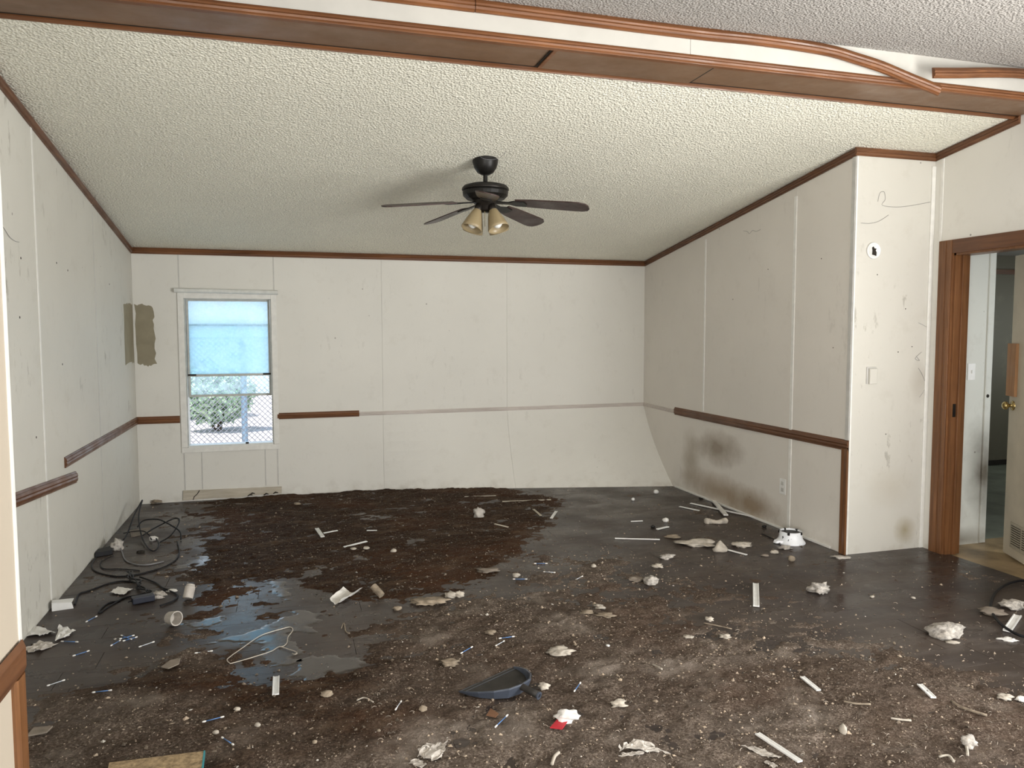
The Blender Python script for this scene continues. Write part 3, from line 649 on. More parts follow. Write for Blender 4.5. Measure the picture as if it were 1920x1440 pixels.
# blade bearings measured in the photograph, then turned round the hub
cdir = math.atan2(fcy, fcx)
def rot_pt(a, r, zz, tw=0, tt=0): return np.array([fcx+math.cos(a)*r - math.sin(a)*tt*math.cos(tw), fcy+math.sin(a)*r + math.cos(a)*tt*math.cos(tw), zz + tt*math.sin(tw)])
base_ang = -YAW
BA = [base_ang + math.radians(v) for v in (-2, 70, 142, 214, 286)]
BA = [base_ang + math.radians(v) for v in (-15, -15+72, -15+144, -15+216, -15+288)]
def blade(a):
    mb = MB(); tw = math.radians(-13); pts = []
    outl = [(.20, -.045), (.20, .045), (.30, .058), (.55, .068), (.60, .066), (.635, .050), (.65, .02), (.65, -.02), (.635, -.050), (.60, -.066), (.55, -.068), (.30, -.058)]
    b = [rot_pt(a, r, zb-.004-.062*(r-.07)/.58, tw, q) for r, q in outl]; mb.prism(b, (0, 0, .007)); return mb
for a in BA:
    bl = obj('blade', blade(a), M['blade'], t)
    arm = MB(); tw = math.radians(-13)
    arm.prism([rot_pt(a, r, zb-.010-.062*(r-.07)/.58, tw, q) for r, q in ((.07, -.018), (.07, .018), (.15, .014), (.19, .036), (.255, .034), (.265, 0), (.255, -.034), (.19, -.036), (.15, -.014))], (0, 0, .007))
    obj('blade_iron', arm, M['black'], t)
for k, aa in enumerate((base_ang+math.radians(-90-48), base_ang+math.radians(-90+48), base_ang+math.radians(90-48), base_ang+math.radians(90+48))):
    d = np.array([math.cos(aa)*.42, math.sin(aa)*.42, -1.0]); d /= np.linalg.norm(d)
    c0 = np.array([fcx+math.cos(aa)*.05, fcy+math.sin(aa)*.05, zm-.128])
    sh = obj('lamp_shade', MB().lathe([(.024, .035), (.027, .040), (.036, .065), (.050, .105), (.060, .140), (.066, .165), (.064, .165), (.057, .138), (.046, .105), (.033, .068), (.022, .042)], c0, 24, d), M['amber'], t, smooth=True)
    obj('lamp_holder', MB().lathe([(.001, -.01), (.020, -.008), (.024, .02), (.024, .046), (.001, .046)], c0, 18, d), M['motor'], sh, smooth=True)
    obj('bulb', MB().lathe([(.012, .046), (.016, .07), (.028, .10), (.032, .122), (.028, .142), (.014, .155), (.001, .158)], c0, 18, d), M['bulb'], sh, smooth=True)
for dx, ln in ((.010, .13), (-.012, .10)):
    obj('pull_chain', MB().tube([(fcx+dx, fcy-.03, zm-.16), (fcx+dx, fcy-.03, zm-.16-ln)], .0016, 6), M['brass'], t)
o = obj('cobweb', MB().tube(smoothpath([hit(px, py, 1, yy) for px, py, yy in ((896, 291, 4.54), (912, 299, 4.54), (934, 297, 4.55), (948, 285, 4.5), (958, 264, 4.42))], 5), .0009, 4), M['greycable'])
tag(o, 'thin grey cobweb strand trailing from the fan canopy', 'cobweb')

# outdoors --------------------------------------------------------------------
struct(obj('ground', MB().box((-25, YB+.2, -.9), (18, 40, -.36)), M['gravel']))
FY = 13.0
t = tag(empty('chain_link_fence', (-1, FY, -.36)), 'grey chain-link fence seen outside through the open window', 'fence')
mb = MB(); cell = .085; z0, z1 = -.34, 1.35; xa, xb = -5.0, 2.5; hh_ = z1-z0; q = xa-hh_
while q < xb:
    for sg in (1, -1):
        p0, p1 = (q, z0), (q+hh_, z1)
        if p0[0] < xa: p0 = (xa, z0+(xa-q))
        if p1[0] > xb: p1 = (xb, z0+(xb-q))
        if p1[0] > p0[0]+.01:
            e0, e1 = ((p0[0], FY, p0[1]), (p1[0], FY, p1[1])) if sg == 1 else ((xa+xb-p0[0], FY+.006, p0[1]), (xa+xb-p1[0], FY+.006, p1[1]))
            mb.tube([e0, e1], .0055, 4, False)
    q += cell
o = obj('wire_mesh', mb, M['galv'], t); o['kind'] = 'stuff'
px_ = hit(458, 780, 1, FY)[0]
for q in (px_-3.0, px_, px_+3.0):
    obj('post', MB().tube([(q, FY+.05, -.36), (q, FY+.05, 1.42)], .048, 12), M['steel'], t)
obj('top_rail', MB().tube([(-5, FY+.03, 1.37), (2.5, FY+.03, 1.37)], .02, 10), M['steel'], t)
def bush(c, rad, n, label):
    t = tag(empty('bush', (c[0], c[1], -.36)), label, 'bush')
    v = []; f = []
    for i in range(n):
        d = rng.normal(0, 1, 3); d /= np.linalg.norm(d); rr = rng.uniform(.55, 1.0)
        p = np.array(c) + d*np.array(rad)*rr
        a = rng.normal(0, 1, 3); a /= np.linalg.norm(a); b = np.cross(a, d); b /= np.linalg.norm(b)+1e-6; s = rng.uniform(.05, .10)
        i0 = len(v); v += [p-a*s, p+b*s*.45, p+a*s, p-b*s*.45]; f.append((i0, i0+1, i0+2, i0+3))
    o = obj('foliage', MB().add(v, f), M['leaf'], t); o['kind'] = 'stuff'
    for k in range(4): obj('stem', MB().tube([(c[0]+rng.uniform(-.1, .1), c[1], -.37), (c[0]+rng.uniform(-.3, .3), c[1]+rng.uniform(-.2, .2), c[2])], [.03, .012], 6), M['bark'], t)
cb = hit(405, 770, 1, 15.0); bush((cb[0], 15.0, .30), (.72, .5, .55), 2400, 'light green bush left of the fence post outside the window')
cb = hit(365, 720, 1, 17.5); bush((cb[0], 17.5, .2), (1.0, .7, .65), 2600, 'low green bush far behind the fence at the window left edge')

# ---------------------------------------------------------------- dirt on the floor
def poly_px(pts): return np.array([FP(*p)[:2] for p in pts])
def sdist(X, Y, poly):
    d = np.full(X.shape, 1e9); ins = np.zeros(X.shape, bool); n = len(poly)
    for i in range(n):
        x1, y1 = poly[i]; x2, y2 = poly[(i+1) % n]; ex, ey = x2-x1, y2-y1
        tt = np.clip(((X-x1)*ex+(Y-y1)*ey)/(ex*ex+ey*ey+1e-12), 0, 1)
        d = np.minimum(d, np.hypot(X-x1-tt*ex, Y-y1-tt*ey))
        cnd = ((y1 > Y) != (y2 > Y)) & (X < (x2-x1)*(Y-y1)/(y2-y1+1e-12)+x1); ins ^= cnd
    return np.where(ins, d, -d)
def soft(X, Y, pts, w): return np.clip(.5+sdist(X, Y, poly_px(pts))/(2*w), 0, 1)
STEP = .0125
gx = np.arange(XL+.004, X2-.01, STEP); gy = np.arange(1.72, YB-.01, STEP); X, Y = np.meshgrid(gx, gy)
wob = (fbm(X*2.2, Y*2.2, 4, 31)-.5)*.5; wob2 = (fbm(X*2.2+50, Y*2.2, 4, 57)-.5)*.5
XW, YW = X+wob, Y+wob2
z_stain = soft(XW, YW, [(350, 935), (560, 920), (900, 905), (1035, 935), (1010, 1010), (1000, 1060), (930, 1085), (800, 1110), (720, 1150), (560, 1160), (430, 1190), (320, 1190), (350, 1090), (385, 1010)], .16)
z_fore = soft(XW, YW, [(40, 1330), (200, 1290), (330, 1240), (440, 1260), (520, 1310), (640, 1270), (720, 1190), (850, 1120), (1060, 1110), (1250, 1150), (1450, 1190), (1700, 1240), (1960, 1300), (2200, 1500), (1500, 1800), (-100, 1800), (-200, 1500)], .22)
z_mid = soft(XW, YW, [(330, 1180), (560, 1150), (760, 1130), (900, 1110), (1000, 1050), (1150, 1030), (1250, 1100), (1500, 1180), (1250, 1230), (900, 1180), (640, 1260), (420, 1270), (280, 1240)], .25)
z_wet = soft(XW, YW, [(400, 1130), (520, 1090), (640, 1130), (800, 1150), (760, 1230), (640, 1300), (520, 1300), (430, 1260), (340, 1200)], .18)
z_dkleft = soft(XW, YW, [(40, 1330), (330, 1240), (560, 1300), (800, 1330), (1000, 1400), (900, 1500), (500, 1800), (-200, 1800), (-200, 1400)], .3)
n1 = fbm(X*7, Y*9, 5, 3); n2 = fbm(X*26, Y*32, 4, 11); n3 = vnoise(X*70, Y*70, 21); nl = fbm(X*1.6, Y*3.2, 4, 77)
cov = np.maximum.reduce([z_stain*.92, z_fore*1.0, z_mid*.58])
cov = cov*(1-.80*z_wet*(1-z_fore)) ; cov = cov + (nl-.5)*.55 
hgt = .0180*(cov - .50 + (n1-.5)*1.5 + (n2-.5)*.95) + np.clip(cov, 0, 1)*.004*(n3-.5)
hgt = np.clip(hgt, -.006, .032)
fr_ = np.clip((Y-1.7)/.05, 0, 1); hgt = hgt*fr_ - .004*(1-fr_)
yfl = np.minimum(YB, YB-np.maximum(0, .238*(X-.8)))   # back wall foot
hgt = np.where(Y > yfl-.015, -.008, hgt)
hgt = np.where((X > XR-.02) & (Y > YC-.02), -.008, hgt)
hgt = np.where((X < XS+.03) & (Y < YS+.03), -.008, hgt)
wetv = np.clip(z_stain*1.25*(1-.85*z_fore) + .75*z_wet + .55*z_dkleft*np.clip((nl-.42)*4, 0, 1) + np.clip((fbm(X*1.1+9, Y*1.9, 4, 91)-.55)*4, 0, .40), 0, 1)
wetv = np.clip(wetv + (n1-.5)*.5*wetv, 0, 1)
rust = np.clip((fbm(X*2.3, Y*2.3, 4, 44)-.45)*4, 0, 1)
ny, nx = X.shape; idx = np.arange(nx*ny).reshape(ny, nx)
quads = np.stack([idx[:-1, :-1], idx[:-1, 1:], idx[1:, 1:], idx[1:, :-1]], -1).reshape(-1, 4)
zq = hgt.reshape(-1)[quads].max(1); quads = quads[zq > -.0045]
used = np.unique(quads); remap = -np.ones(nx*ny, int); remap[used] = np.arange(len(used)); quads = remap[quads]
me = bpy.data.meshes.new('dirt'); co_ = np.stack([X.reshape(-1)[used], Y.reshape(-1)[used], hgt.reshape(-1)[used]], -1).astype(np.float32)
me.vertices.add(len(used)); me.vertices.foreach_set('co', co_.reshape(-1))
me.loops.add(quads.size); me.loops.foreach_set('vertex_index', quads.reshape(-1).astype(np.int32))
me.polygons.add(len(quads)); me.polygons.foreach_set('loop_start', np.arange(0, quads.size, 4, dtype=np.int32)); me.polygons.foreach_set('loop_total', np.full(len(quads), 4, np.int32))
me.polygons.foreach_set('use_smooth', np.ones(len(quads), bool)); me.update(calc_edges=True)
for nm, arr in (('wet', wetv), ('rust', rust)):
    a = me.attributes.new(nm, 'FLOAT', 'POINT'); a.data.foreach_set('value', arr.reshape(-1)[used].astype(np.float32))
me.materials.append(M['dirt'])
o = bpy.data.objects.new('dirt', me); C.objects.link(o); tag(o, 'brown dirt and grime spread over the laminate floor', 'dirt'); o['kind'] = 'stuff'
def ground_z(x, y):
    i = int(round((y-gy[0])/STEP)); j = int(round((x-gx[0])/STEP))
    if 0 <= i < ny and 0 <= j < nx: return max(0.0, float(hgt[i, j]))
    return 0.0
def GP(px, py, dz=0.0):
    p = FP(px, py); p[2] = ground_z(p[0], p[1])+dz; return p
# water standing in the low spots
def puddle(pts, label, w=.05):
    pl = poly_px(pts); x0, y0 = pl.min(0)-.08; x1, y1 = pl.max(0)+.08; st = .009
    PX, PY = np.meshgrid(np.arange(x0, x1, st), np.arange(y0, y1, st))
    mk = np.clip(.5+sdist(PX, PY, pl)/(2*w), 0, 1) + (fbm(PX*13, PY*22, 5, 63)-.5)*1.5
    Z = np.minimum(.0024, -.0015+(mk-.5)*.02); r, c = PX.shape; ii = np.arange(r*c).reshape(r, c)
    qd = np.stack([ii[:-1, :-1], ii[:-1, 1:], ii[1:, 1:], ii[1:, :-1]], -1).reshape(-1, 4); qd = qd[Z.reshape(-1)[qd].max(1) > -.0012]
    us = np.unique(qd); rm = -np.ones(r*c, int); rm[us] = np.arange(len(us))
    vv = np.stack([PX.reshape(-1), PY.reshape(-1), np.maximum(Z.reshape(-1), -.004)], -1)[us]
    o = obj('puddle', MB().add(vv, [tuple(q) for q in rm[qd]]), M['water'], smooth=True); tag(o, label, 'puddle'); return o
puddle([(402, 1205), (440, 1192), (480, 1180), (520, 1160), (560, 1145), (600, 1150), (590, 1185), (550, 1190), (570, 1235), (545, 1255), (500, 1250), (490, 1215), (450, 1206)], 'largest wet patch on the floor around the wire hanger')
puddle([(505, 1088), (530, 1090), (548, 1115), (535, 1125), (508, 1120), (512, 1105)], 'small shining wet spot on dark dirt above the hanger')
puddle([(560, 1235), (620, 1225), (680, 1240), (640, 1280), (570, 1290), (535, 1270)], 'dull wet smear right of the white slat by the hanger')
puddle([(300, 1160), (330, 1162), (336, 1172), (318, 1180), (300, 1176)], 'wet spot beside the small tipped cup')
puddle([(330, 1060), (385, 1040), (420, 1050), (400, 1075), (352, 1085)], 'wet patch at the edge of dirt beside the cable tangle')
puddle([(355, 1165), (385, 1160), (420, 1155), (422, 1170), (390, 1178), (360, 1176)], 'little wet spot between the tipped cup and the hanger')

# crumbs, grit and fibres: far too many to count
def crumbs():
    v = []; f = []; tone = []
    oct_v = np.array([(1,0,0),(-1,0,0),(0,1,0),(0,-1,0),(0,0,1),(0,0,-1)], float); oct_f = [(0,2,4),(2,1,4),(1,3,4),(3,0,4),(2,0,5),(1,2,5),(3,1,5),(0,3,5)]
    N = 52000; k = 0
    xs = rng.uniform(XL+.03, X2-.05, N); ys_ = rng.uniform(1.8, YB-.1, N)
    for x, y in zip(xs, ys_):
        i = int((y-gy[0])/STEP); j = int((x-gx[0])/STEP)
        if not (0 <= i < ny and 0 <= j < nx): continue
        c = float(cov[i, j]); z = float(hgt[i, j])
        if (x > XR-.05 and y > YC-.05) or (x < XS+.05 and y < YS+.05): continue
        if y > YB-max(0, .238*(x-.8))-.03: continue
        if rng.random() > (.10 + .9*min(max(c, 0), 1)): continue
        s = min(.0013+rng.exponential(.0014), .010); sc = s*rng.uniform(.6, 1.4, 3); sc[2] *= .7
        a = rng.uniform(0, 6.3); ca, sa = math.cos(a), math.sin(a)
        q = (oct_v + rng.normal(0, .18, (6, 3)))*sc; q = np.stack([q[:,0]*ca-q[:,1]*sa, q[:,0]*sa+q[:,1]*ca, q[:,2]], -1) + [x, y, max(z, 0)+s*.25]
        i0 = len(v); v += [tuple(p) for p in q]; f += [tuple(t_+i0 for t_ in g_) for g_ in oct_f]
        wv = float(wetv[i, j]); u = rng.random()
        tn_ = np.array((.40, .32, .24))*rng.uniform(.25, 1.25) if u < .975 else np.array((.62, .58, .52))
        tone += [tn_*(1-.55*wv)]*6
    # straw-like fibres, mostly in the right foreground
    for q in range(900):
        px, py = rng.uniform(700, 1990), rng.uniform(1010, 1470)
        if rng.random() > np.clip((py-980)/350, .12, 1): continue
        p = FP(px, py); 
        if p[0] > X2-.05 or (p[0] > XR-.05 and p[1] > YC-.05): continue
        z = ground_z(p[0], p[1])+.002; a = rng.uniform(0, 6.3); ln = rng.uniform(.006, .022); bend = rng.uniform(-.35, .35)
        w_ = rng.uniform(.0008, .0018); pts = []
        for k in range(4):
            u = k/3; aa = a+bend*u; pts.append(np.array([p[0]+math.cos(aa)*ln*u, p[1]+math.sin(aa)*ln*u, z+.005*math.sin(u*3.14)]))
        i0 = len(v); nr = np.array([-math.sin(a), math.cos(a), 0])*w_
        for pp_ in pts: v += [tuple(pp_-nr), tuple(pp_+nr), tuple(pp_+np.array([0, 0, w_*1.3]))]
        for k in range(3):
            b = i0+3*k; f += [(b, b+3, b+5, b+2), (b+2, b+5, b+4, b+1), (b+1, b+4, b+3, b)]
        tone += [np.array((.46, .39, .32))*rng.uniform(.2, .8)]*12
    me = bpy.data.meshes.new('crumbs'); me.from_pydata(v, [], f); me.update(); me.materials.append(M['crumb'])
    at = me.color_attributes.new('tone', 'FLOAT_COLOR', 'POINT'); arr = np.concatenate([np.array(tone), np.ones((len(tone), 1))], 1).astype(np.float32); at.data.foreach_set('color', arr.reshape(-1))
    o = bpy.data.objects.new('crumbs', me); C.objects.link(o); tag(o, 'scattered brown and beige crumbs and fibres on the floor', 'crumbs'); o['kind'] = 'stuff'
crumbs()

# ---------------------------------------------------------------- things lying about
def ico(sub=2):
    import bmesh
    b = bmesh.new(); bmesh.ops.create_icosphere(b, subdivisions=sub, radius=1.0)
    v = np.array([q.co[:] for q in b.verts]); f = [tuple(x.index for x in q.verts) for q in b.faces]; b.free(); return v, f
IC2 = ico(2); IC3 = ico(3)
def n3d(p, s):
    return (vnoise(p[:,0]*1.7+s*3.1+p[:,2]*2.3, p[:,1]*1.7+p[:,2]*1.9-s, s)-.5)
def lump(name, px, py, wp, hp, mat, label, cat, rough=.5, flat=.55, ang=None, fine=True, group=None):
    """irregular clump whose middle shows at (px, py), about wp x hp pixels in the picture"""
    base = FP(px, py+hp*.35); d = dep(px, py); k = d/FPX
    a, h = wp*k/2, hp*k*flat; b = max(h*.5, min(a*.75, hp*k*1.1))
    v, f = IC3 if fine else IC2
    s = int(px*7+py*13) % 9973
    q = v*(1 + rough*1.35*n3d(v*1.1, s)[:,None] + rough*.75*n3d(v*2.6, s+5)[:,None] + rough*.42*n3d(v*6, s+9)[:,None] + rough*.30*n3d(v*13, s+2)[:,None])
    q = q*[a, b, h/2]; q[:,2] = np.maximum(q[:,2], -h*.38)
    th = -YAW + (ang if ang is not None else 0); ct, st_ = math.cos(th), math.sin(th)
    q = np.stack([q[:,0]*ct-q[:,1]*st_, q[:,0]*st_+q[:,1]*ct, q[:,2]-q[:,2].min()], -1)
    z = ground_z(base[0], base[1])
    o = obj(name, MB().add(q+[base[0], base[1], z-.001], f), mat, smooth=True); tag(o, label, cat, group); return o
def sheet(name, corners, mat, label, cat, crumple=.012, lift=.010, n=10, t=.0012, curl=0.0):
    """crumpled sheet stretched between picture corners on the floor"""
    P = [GP(*c) for c in corners]; s = int(corners[0][0]*3+corners[0][1]*7) % 997
    u = np.linspace(0, 1, n); U, V = np.meshgrid(u, u); U, V = U.ravel(), V.ravel()
    Q = np.outer((1-U)*(1-V), P[0])+np.outer(U*(1-V), P[1])+np.outer(U*V, P[2])+np.outer((1-U)*V, P[3])
    nz = np.abs(fbm(U*3.2+s, V*3.2+s*.3, 3, s)-.5)*2
    edge = np.stack([fbm(U*6+s, V*6, 2, s+3)-.5, fbm(U*6, V*6+s, 2, s+4)-.5], -1)*crumple*1.6
    Q[:,:2] += edge; Q[:,2] = Q[:,2].max() if False else Q[:,2]
    Q[:,2] += lift*.35 + nz*crumple*1.6 + curl*((U-.5)**2*4)
    top = [tuple(q) for q in Q]; bot = [(q[0], q[1], q[2]-t) for q in Q]; N = n*n; f = []
    for i in range(n-1):
        for j in range(n-1):
            a = i*n+j; f.append((a, a+1, a+n+1, a+n)); f.append((N+a, N+a+n, N+a+n+1, N+a+1))
    rim = [j for j in range(n)]+[i*n+n-1 for i in range(1, n)]+[(n-1)*n+j for j in range(n-2, -1, -1)]+[i*n for i in range(n-2, 0, -1)]
    for i in range(len(rim)): a, b = rim[i], rim[(i+1) % len(rim)]; f.append((a, N+a, N+b, b))
    o = obj(name, MB().add(top+bot, f), mat); tag(o, label, cat); return o
def slat(p0, p1, wpx, label, name='white_stick', mat='white_plastic', lift=(.004, .004), cat='stick', hgt_=None, group=None):
    """narrow white channel strip between two picture points"""
    A, B = GP(*p0, lift[0]), GP(*p1, lift[1]); k = dep((p0[0]+p1[0])/2, (p0[1]+p1[1])/2)/FPX
    ax = B-A; ax /= np.linalg.norm(ax); sd = np.cross([0, 0, 1.0], ax); sd /= np.linalg.norm(sd); up = np.cross(ax, sd)
    w_ = wpx*k; h = hgt_ or max(.004, w_*.28)
    pr = [(-w_/2, 0), (-w_/2, h), (-w_*.36, h), (-w_*.30, h*.7), (w_*.30, h*.7), (w_*.36, h), (w_/2, h), (w_/2, 0)]
    o = obj(name, MB().profile(A, B, pr, sd, up), M[mat]); tag(o, label, cat, group); return o
def prism_at(name, pts, h, mat, label, cat, bevel=0.0, lift=.001):
    P = [FP(*p) for p in pts]; z = max(ground_z(p[0], p[1]) for p in P)+lift
    o = obj(name, MB().prism([(p[0], p[1], z) for p in P], (0, 0, h)), mat, bevel=bevel); tag(o, label, cat); return o
def cable(pts, r, label, mat='cable', name='cable', cat='cable', sub=6):
    P = [FP(px, py, z) + np.array([0, 0, r*.2]) for px, py, z in pts]
    P = [np.array([max(p[0], XL+.012), min(p[1], YB-.012), max(p[2], r)]) for p in P]
    o = obj(name, MB().tube(smoothpath(P, sub), r, 7), M[mat], smooth=True); tag(o, label, cat); return o

# --- cables by the left wall
cable([(232, 1012, .01), (240, 998, .03), (250, 970, .09), (260, 950, .13), (267, 938, .15), (262, 955, .12), (260, 970, .09), (262, 990, .05), (268, 1012, .02), (279, 1029, .01), (290, 1033, .006), (298, 1022, .02), (293, 1010, .03)], .005, 'black coaxial cable standing up in a narrow loop near the back left corner')
cable([(258, 988, .06), (266, 978, .08), (280, 974, .09), (300, 975, .09), (322, 986, .07), (337, 997, .04), (339, 1012, .006)], .005, 'black cable arching over to the right, beside the bright strip of floor')
cable([(268, 1004, .05), (285, 993, .06), (302, 984, .07), (325, 973, .09), (336, 974, .09), (332, 988, .06), (318, 1006, .03), (300, 1017, .01)], .005, 'black cable bent into a sharp turn at right of the tangle')
cable([(232, 1000, .01), (248, 997, .04), (268, 996, .05), (279, 1003, .03), (284, 1012, .015)], .004, 'short black cable leading to the white taped plug')
cable([(180, 1046, .01), (172, 1058, .004), (177, 1070, .004), (200, 1078, .004), (230, 1081, .004), (267, 1075, .004), (308, 1063, .004), (331, 1048, .004), (336, 1032, .006), (332, 1016, .01)], .0042, 'widest cable loop lying flat on the floor by the left wall')
cable([(224, 1020, .02), (229, 1036, .006), (235, 1050, .004), (252, 1058, .004), (278, 1059, .004), (307, 1053, .004)], .0042, 'grey cable curving under the white plug cluster', 'greycable')
cable([(212, 1042, .01), (192, 1052, .004), (188, 1060, .004), (197, 1067, .004), (226, 1067, .004), (262, 1070, .004)], .0034, 'small dark cable loop next to the black bar at the wall')
for i, (off, lab) in enumerate(((0, 'leftmost strand of the twisted black cable bundle'), (5, 'middle strand of the twisted black cable bundle'), (10, 'rightmost strand of the twisted black cable bundle'))):
    cable([(238+off, 1072, .01), (250-off, 1080+off*.4, .02), (244+off*2, 1088, .015), (262-off*.5, 1096, .02), (256+off*1.6, 1103, .012), (284-off, 1108, .02), (270+off, 1114, .01)], .004, lab)
cable([(264, 1094, .01), (250, 1092, .004), (230, 1090, .004), (205, 1094, .004), (183, 1102, .004), (163, 1109, .004), (148, 1114, .004), (143, 1124, .004), (140, 1134, .004)], .0045, 'black cable running left along the floor to the white plastic piece')
cable([(262, 1082, .01), (280, 1088, .006), (294, 1094, .005), (306, 1103, .005), (318, 1106, .005)], .0045, 'thick black cable end reaching right to the white chip')
cable([(272, 1112, .01), (257, 1117, .006), (234, 1121, .004), (214, 1132, .004), (198, 1142, .004), (186, 1150, .004), (188, 1143, .004), (204, 1131, .004), (222, 1128, .004)], .005, 'black cord with folded end pointing to the lower left')
cable([(300, 1136, .005), (325, 1127, .005), (333, 1117, .006), (320, 1109, .006), (305, 1107, .006)], .005, 'black cord curling round behind the dark power adapter')
o = prism_at('power_bar', [(178, 1046), (212, 1040), (208, 1032), (184, 1038)], .03, M['cable'], 'black bar lying against the foot of the left wall', 'bar', .003)
o = lump('plug_cluster', 221, 1020, 18, 30, M['paper_d'], 'dirty white plug cluster upright among the black cables', 'plug', .6, .8)
o = lump('taped_plug', 288, 1009, 16, 12, M['paper'], 'white taped plug inside the raised cable loops', 'plug', .5, .7)
t = tag(empty('power_adapter', GP(268, 1132)), 'dark blue power adapter brick in front of the cables', 'adapter')
A, B = FP(249, 1136), FP(291, 1128); ax = (B-A)/np.linalg.norm(B-A); sd = np.cross([0, 0, 1], ax)
za = .004
obj('case', MB().prism([A+[0, 0, za], B+[0, 0, za], B+sd*.05+[0, 0, za], A+sd*.05+[0, 0, za]], (0, 0, .034)), M['bluebox'], t, bevel=.004)
obj('strain_relief', MB().tube([A+sd*.025+[0, 0, za+.016], A+sd*.025-ax*.02+[0, 0, za+.012]], [.006, .003], 8), M['cable'], t)
lump('lint_clump', 296, 1113, 28, 22, M['wool'], 'beige lint clump on top of the dark power adapter', 'lint', .7, .6)
sheet('paper_scrap', [(205, 1113), (222, 1103), (248, 1106), (232, 1118)], M['paper'], 'white paper scrap beside the cable bundle', 'paper', .008, .016)
o = prism_at('cardboard_flat', [(243, 996), (282, 990), (284, 1000), (246, 1008)], .006, M['grey_card'], 'grey brown card lying under the raised cables', 'card')
lump('dark_clod', 264, 1033, 14, 10, M['gap'], 'small dark clod inside the flat cable loop', 'clod', .6, .5)
lump('plaster_chunk', 293, 938, 22, 14, M['tan'], 'tan plaster chunk at the foot of the back wall left corner', 'chunk', .5, .7)
# --- left edge scraps
t = tag(empty('plastic_piece', GP(118, 1140)), 'white boxy plastic piece against the left wall', 'plastic')
A, B = FP(97, 1147), FP(138, 1141); ax = (B-A)/np.linalg.norm(B-A); sd = np.cross([0, 0, 1], ax)
obj('front', MB().prism([A, B, B+[0, 0, .035]-ax*.008, A+[0, 0, .045]], sd*.006), M['white_plastic'], t, bevel=.002)
obj('top', MB().prism([A+[0, 0, .045], B-ax*.008+[0, 0, .035], B+sd*.06+[0, 0, .038], A+sd*.05+[0, 0, .046]], (0, 0, -.004)), M['white_plastic'], t, bevel=.001)
sheet('torn_scrap', [(46, 1196), (80, 1194), (104, 1188), (58, 1174)], M['white'], 'torn white scrap at the left wall foot, leftmost', 'scrap', .010, .02)
sheet('torn_scrap', [(103, 1204), (126, 1196), (140, 1186), (112, 1176)], M['white'], 'rounded torn white scrap right of the leftmost one', 'scrap', .012, .02)
sheet('torn_wrapper', [(44, 1222), (70, 1226), (106, 1210), (78, 1206)], M['paper_d'], 'crumpled greyish wrapper below the torn white scraps', 'wrapper', .016, .012)
def cup(c, tip, r0, r1, ln, label, mat='paper_d', name='paper_cup'):
    p = GP(*c); q = GP(*tip); d = q-p; d /= np.linalg.norm(d); d[2] = .12; d /= np.linalg.norm(d)
    o = obj(name, MB().lathe([(.001, 0), (r0, 0), (r1, ln), (r1*.86, ln), (r0*.84, .004), (.001, .004)], p+[0, 0, max(r0, r1)+.001], 20, d), M[mat], smooth=False); tag(o, label, 'cup'); return o
o = obj('plastic_vial', MB().lathe([(.001, 0), (.026, 0), (.027, .01), (.027, .062), (.022, .068), (.022, .075), (.001, .075)], GP(352, 1126)+[0, 0, .012], 20, np.array([.16, .45, .75])), M['paper_d']); tag(o, 'upright dusty white vial standing right of the cables', 'vial')
cup((318, 1172), (340, 1178), .030, .036, .055, 'tipped small grey cup lying on its side')
lump('white_chip', 322, 1106, 20, 8, M['paper'], 'white chip at the end of the thick cable', 'chip', .4, .6)
# --- cotton swabs
sw = MB().tube([(-.034, 0, 0), (.034, 0, 0)], .0016, 6); tip = MB().lathe([(.0005, -.009), (.0024, -.007), (.0029, -.002), (.0026, .003), (.0016, .007)], (0, 0, 0), 8, (-1, 0, 0))
def mesh_of(mb, mat, nm):
    me = bpy.data.meshes.new(nm); me.from_pydata(mb.v, [], mb.f); me.materials.append(mat); me.polygons.foreach_set('use_smooth', [True]*len(me.polygons)); return me
SWB = mesh_of(sw, M['swab'], 'cotton_swab'); SWW = mesh_of(sw, M['swab_w'], 'cotton_swab'); TIP = mesh_of(tip, M['cotton'], 'cotton_tip')
def swab(p0, p1, label, white=False):
    A, B = GP(*p0, .004), GP(*p1, .004); o = bpy.data.objects.new('cotton_swab', SWW if white else SWB); C.objects.link(o)
    d = Vector(B-A); o.location = (A+B)/2; sc = d.length/.074; sc = min(max(sc, .8), 1.25); o.scale = (sc, 1.25, 1.25)
    o.rotation_euler = d.to_track_quat('X', 'Z').to_euler(); tag(o, label, 'cotton swab', 'cotton swabs on the floor')
    for s_ in (-1, 1):
        c = bpy.data.objects.new('cotton_tip', TIP); C.objects.link(c); c.parent = o; c.location = (s_*.034, 0, 0); c.rotation_euler = (0, 0, 0 if s_ > 0 else math.pi)
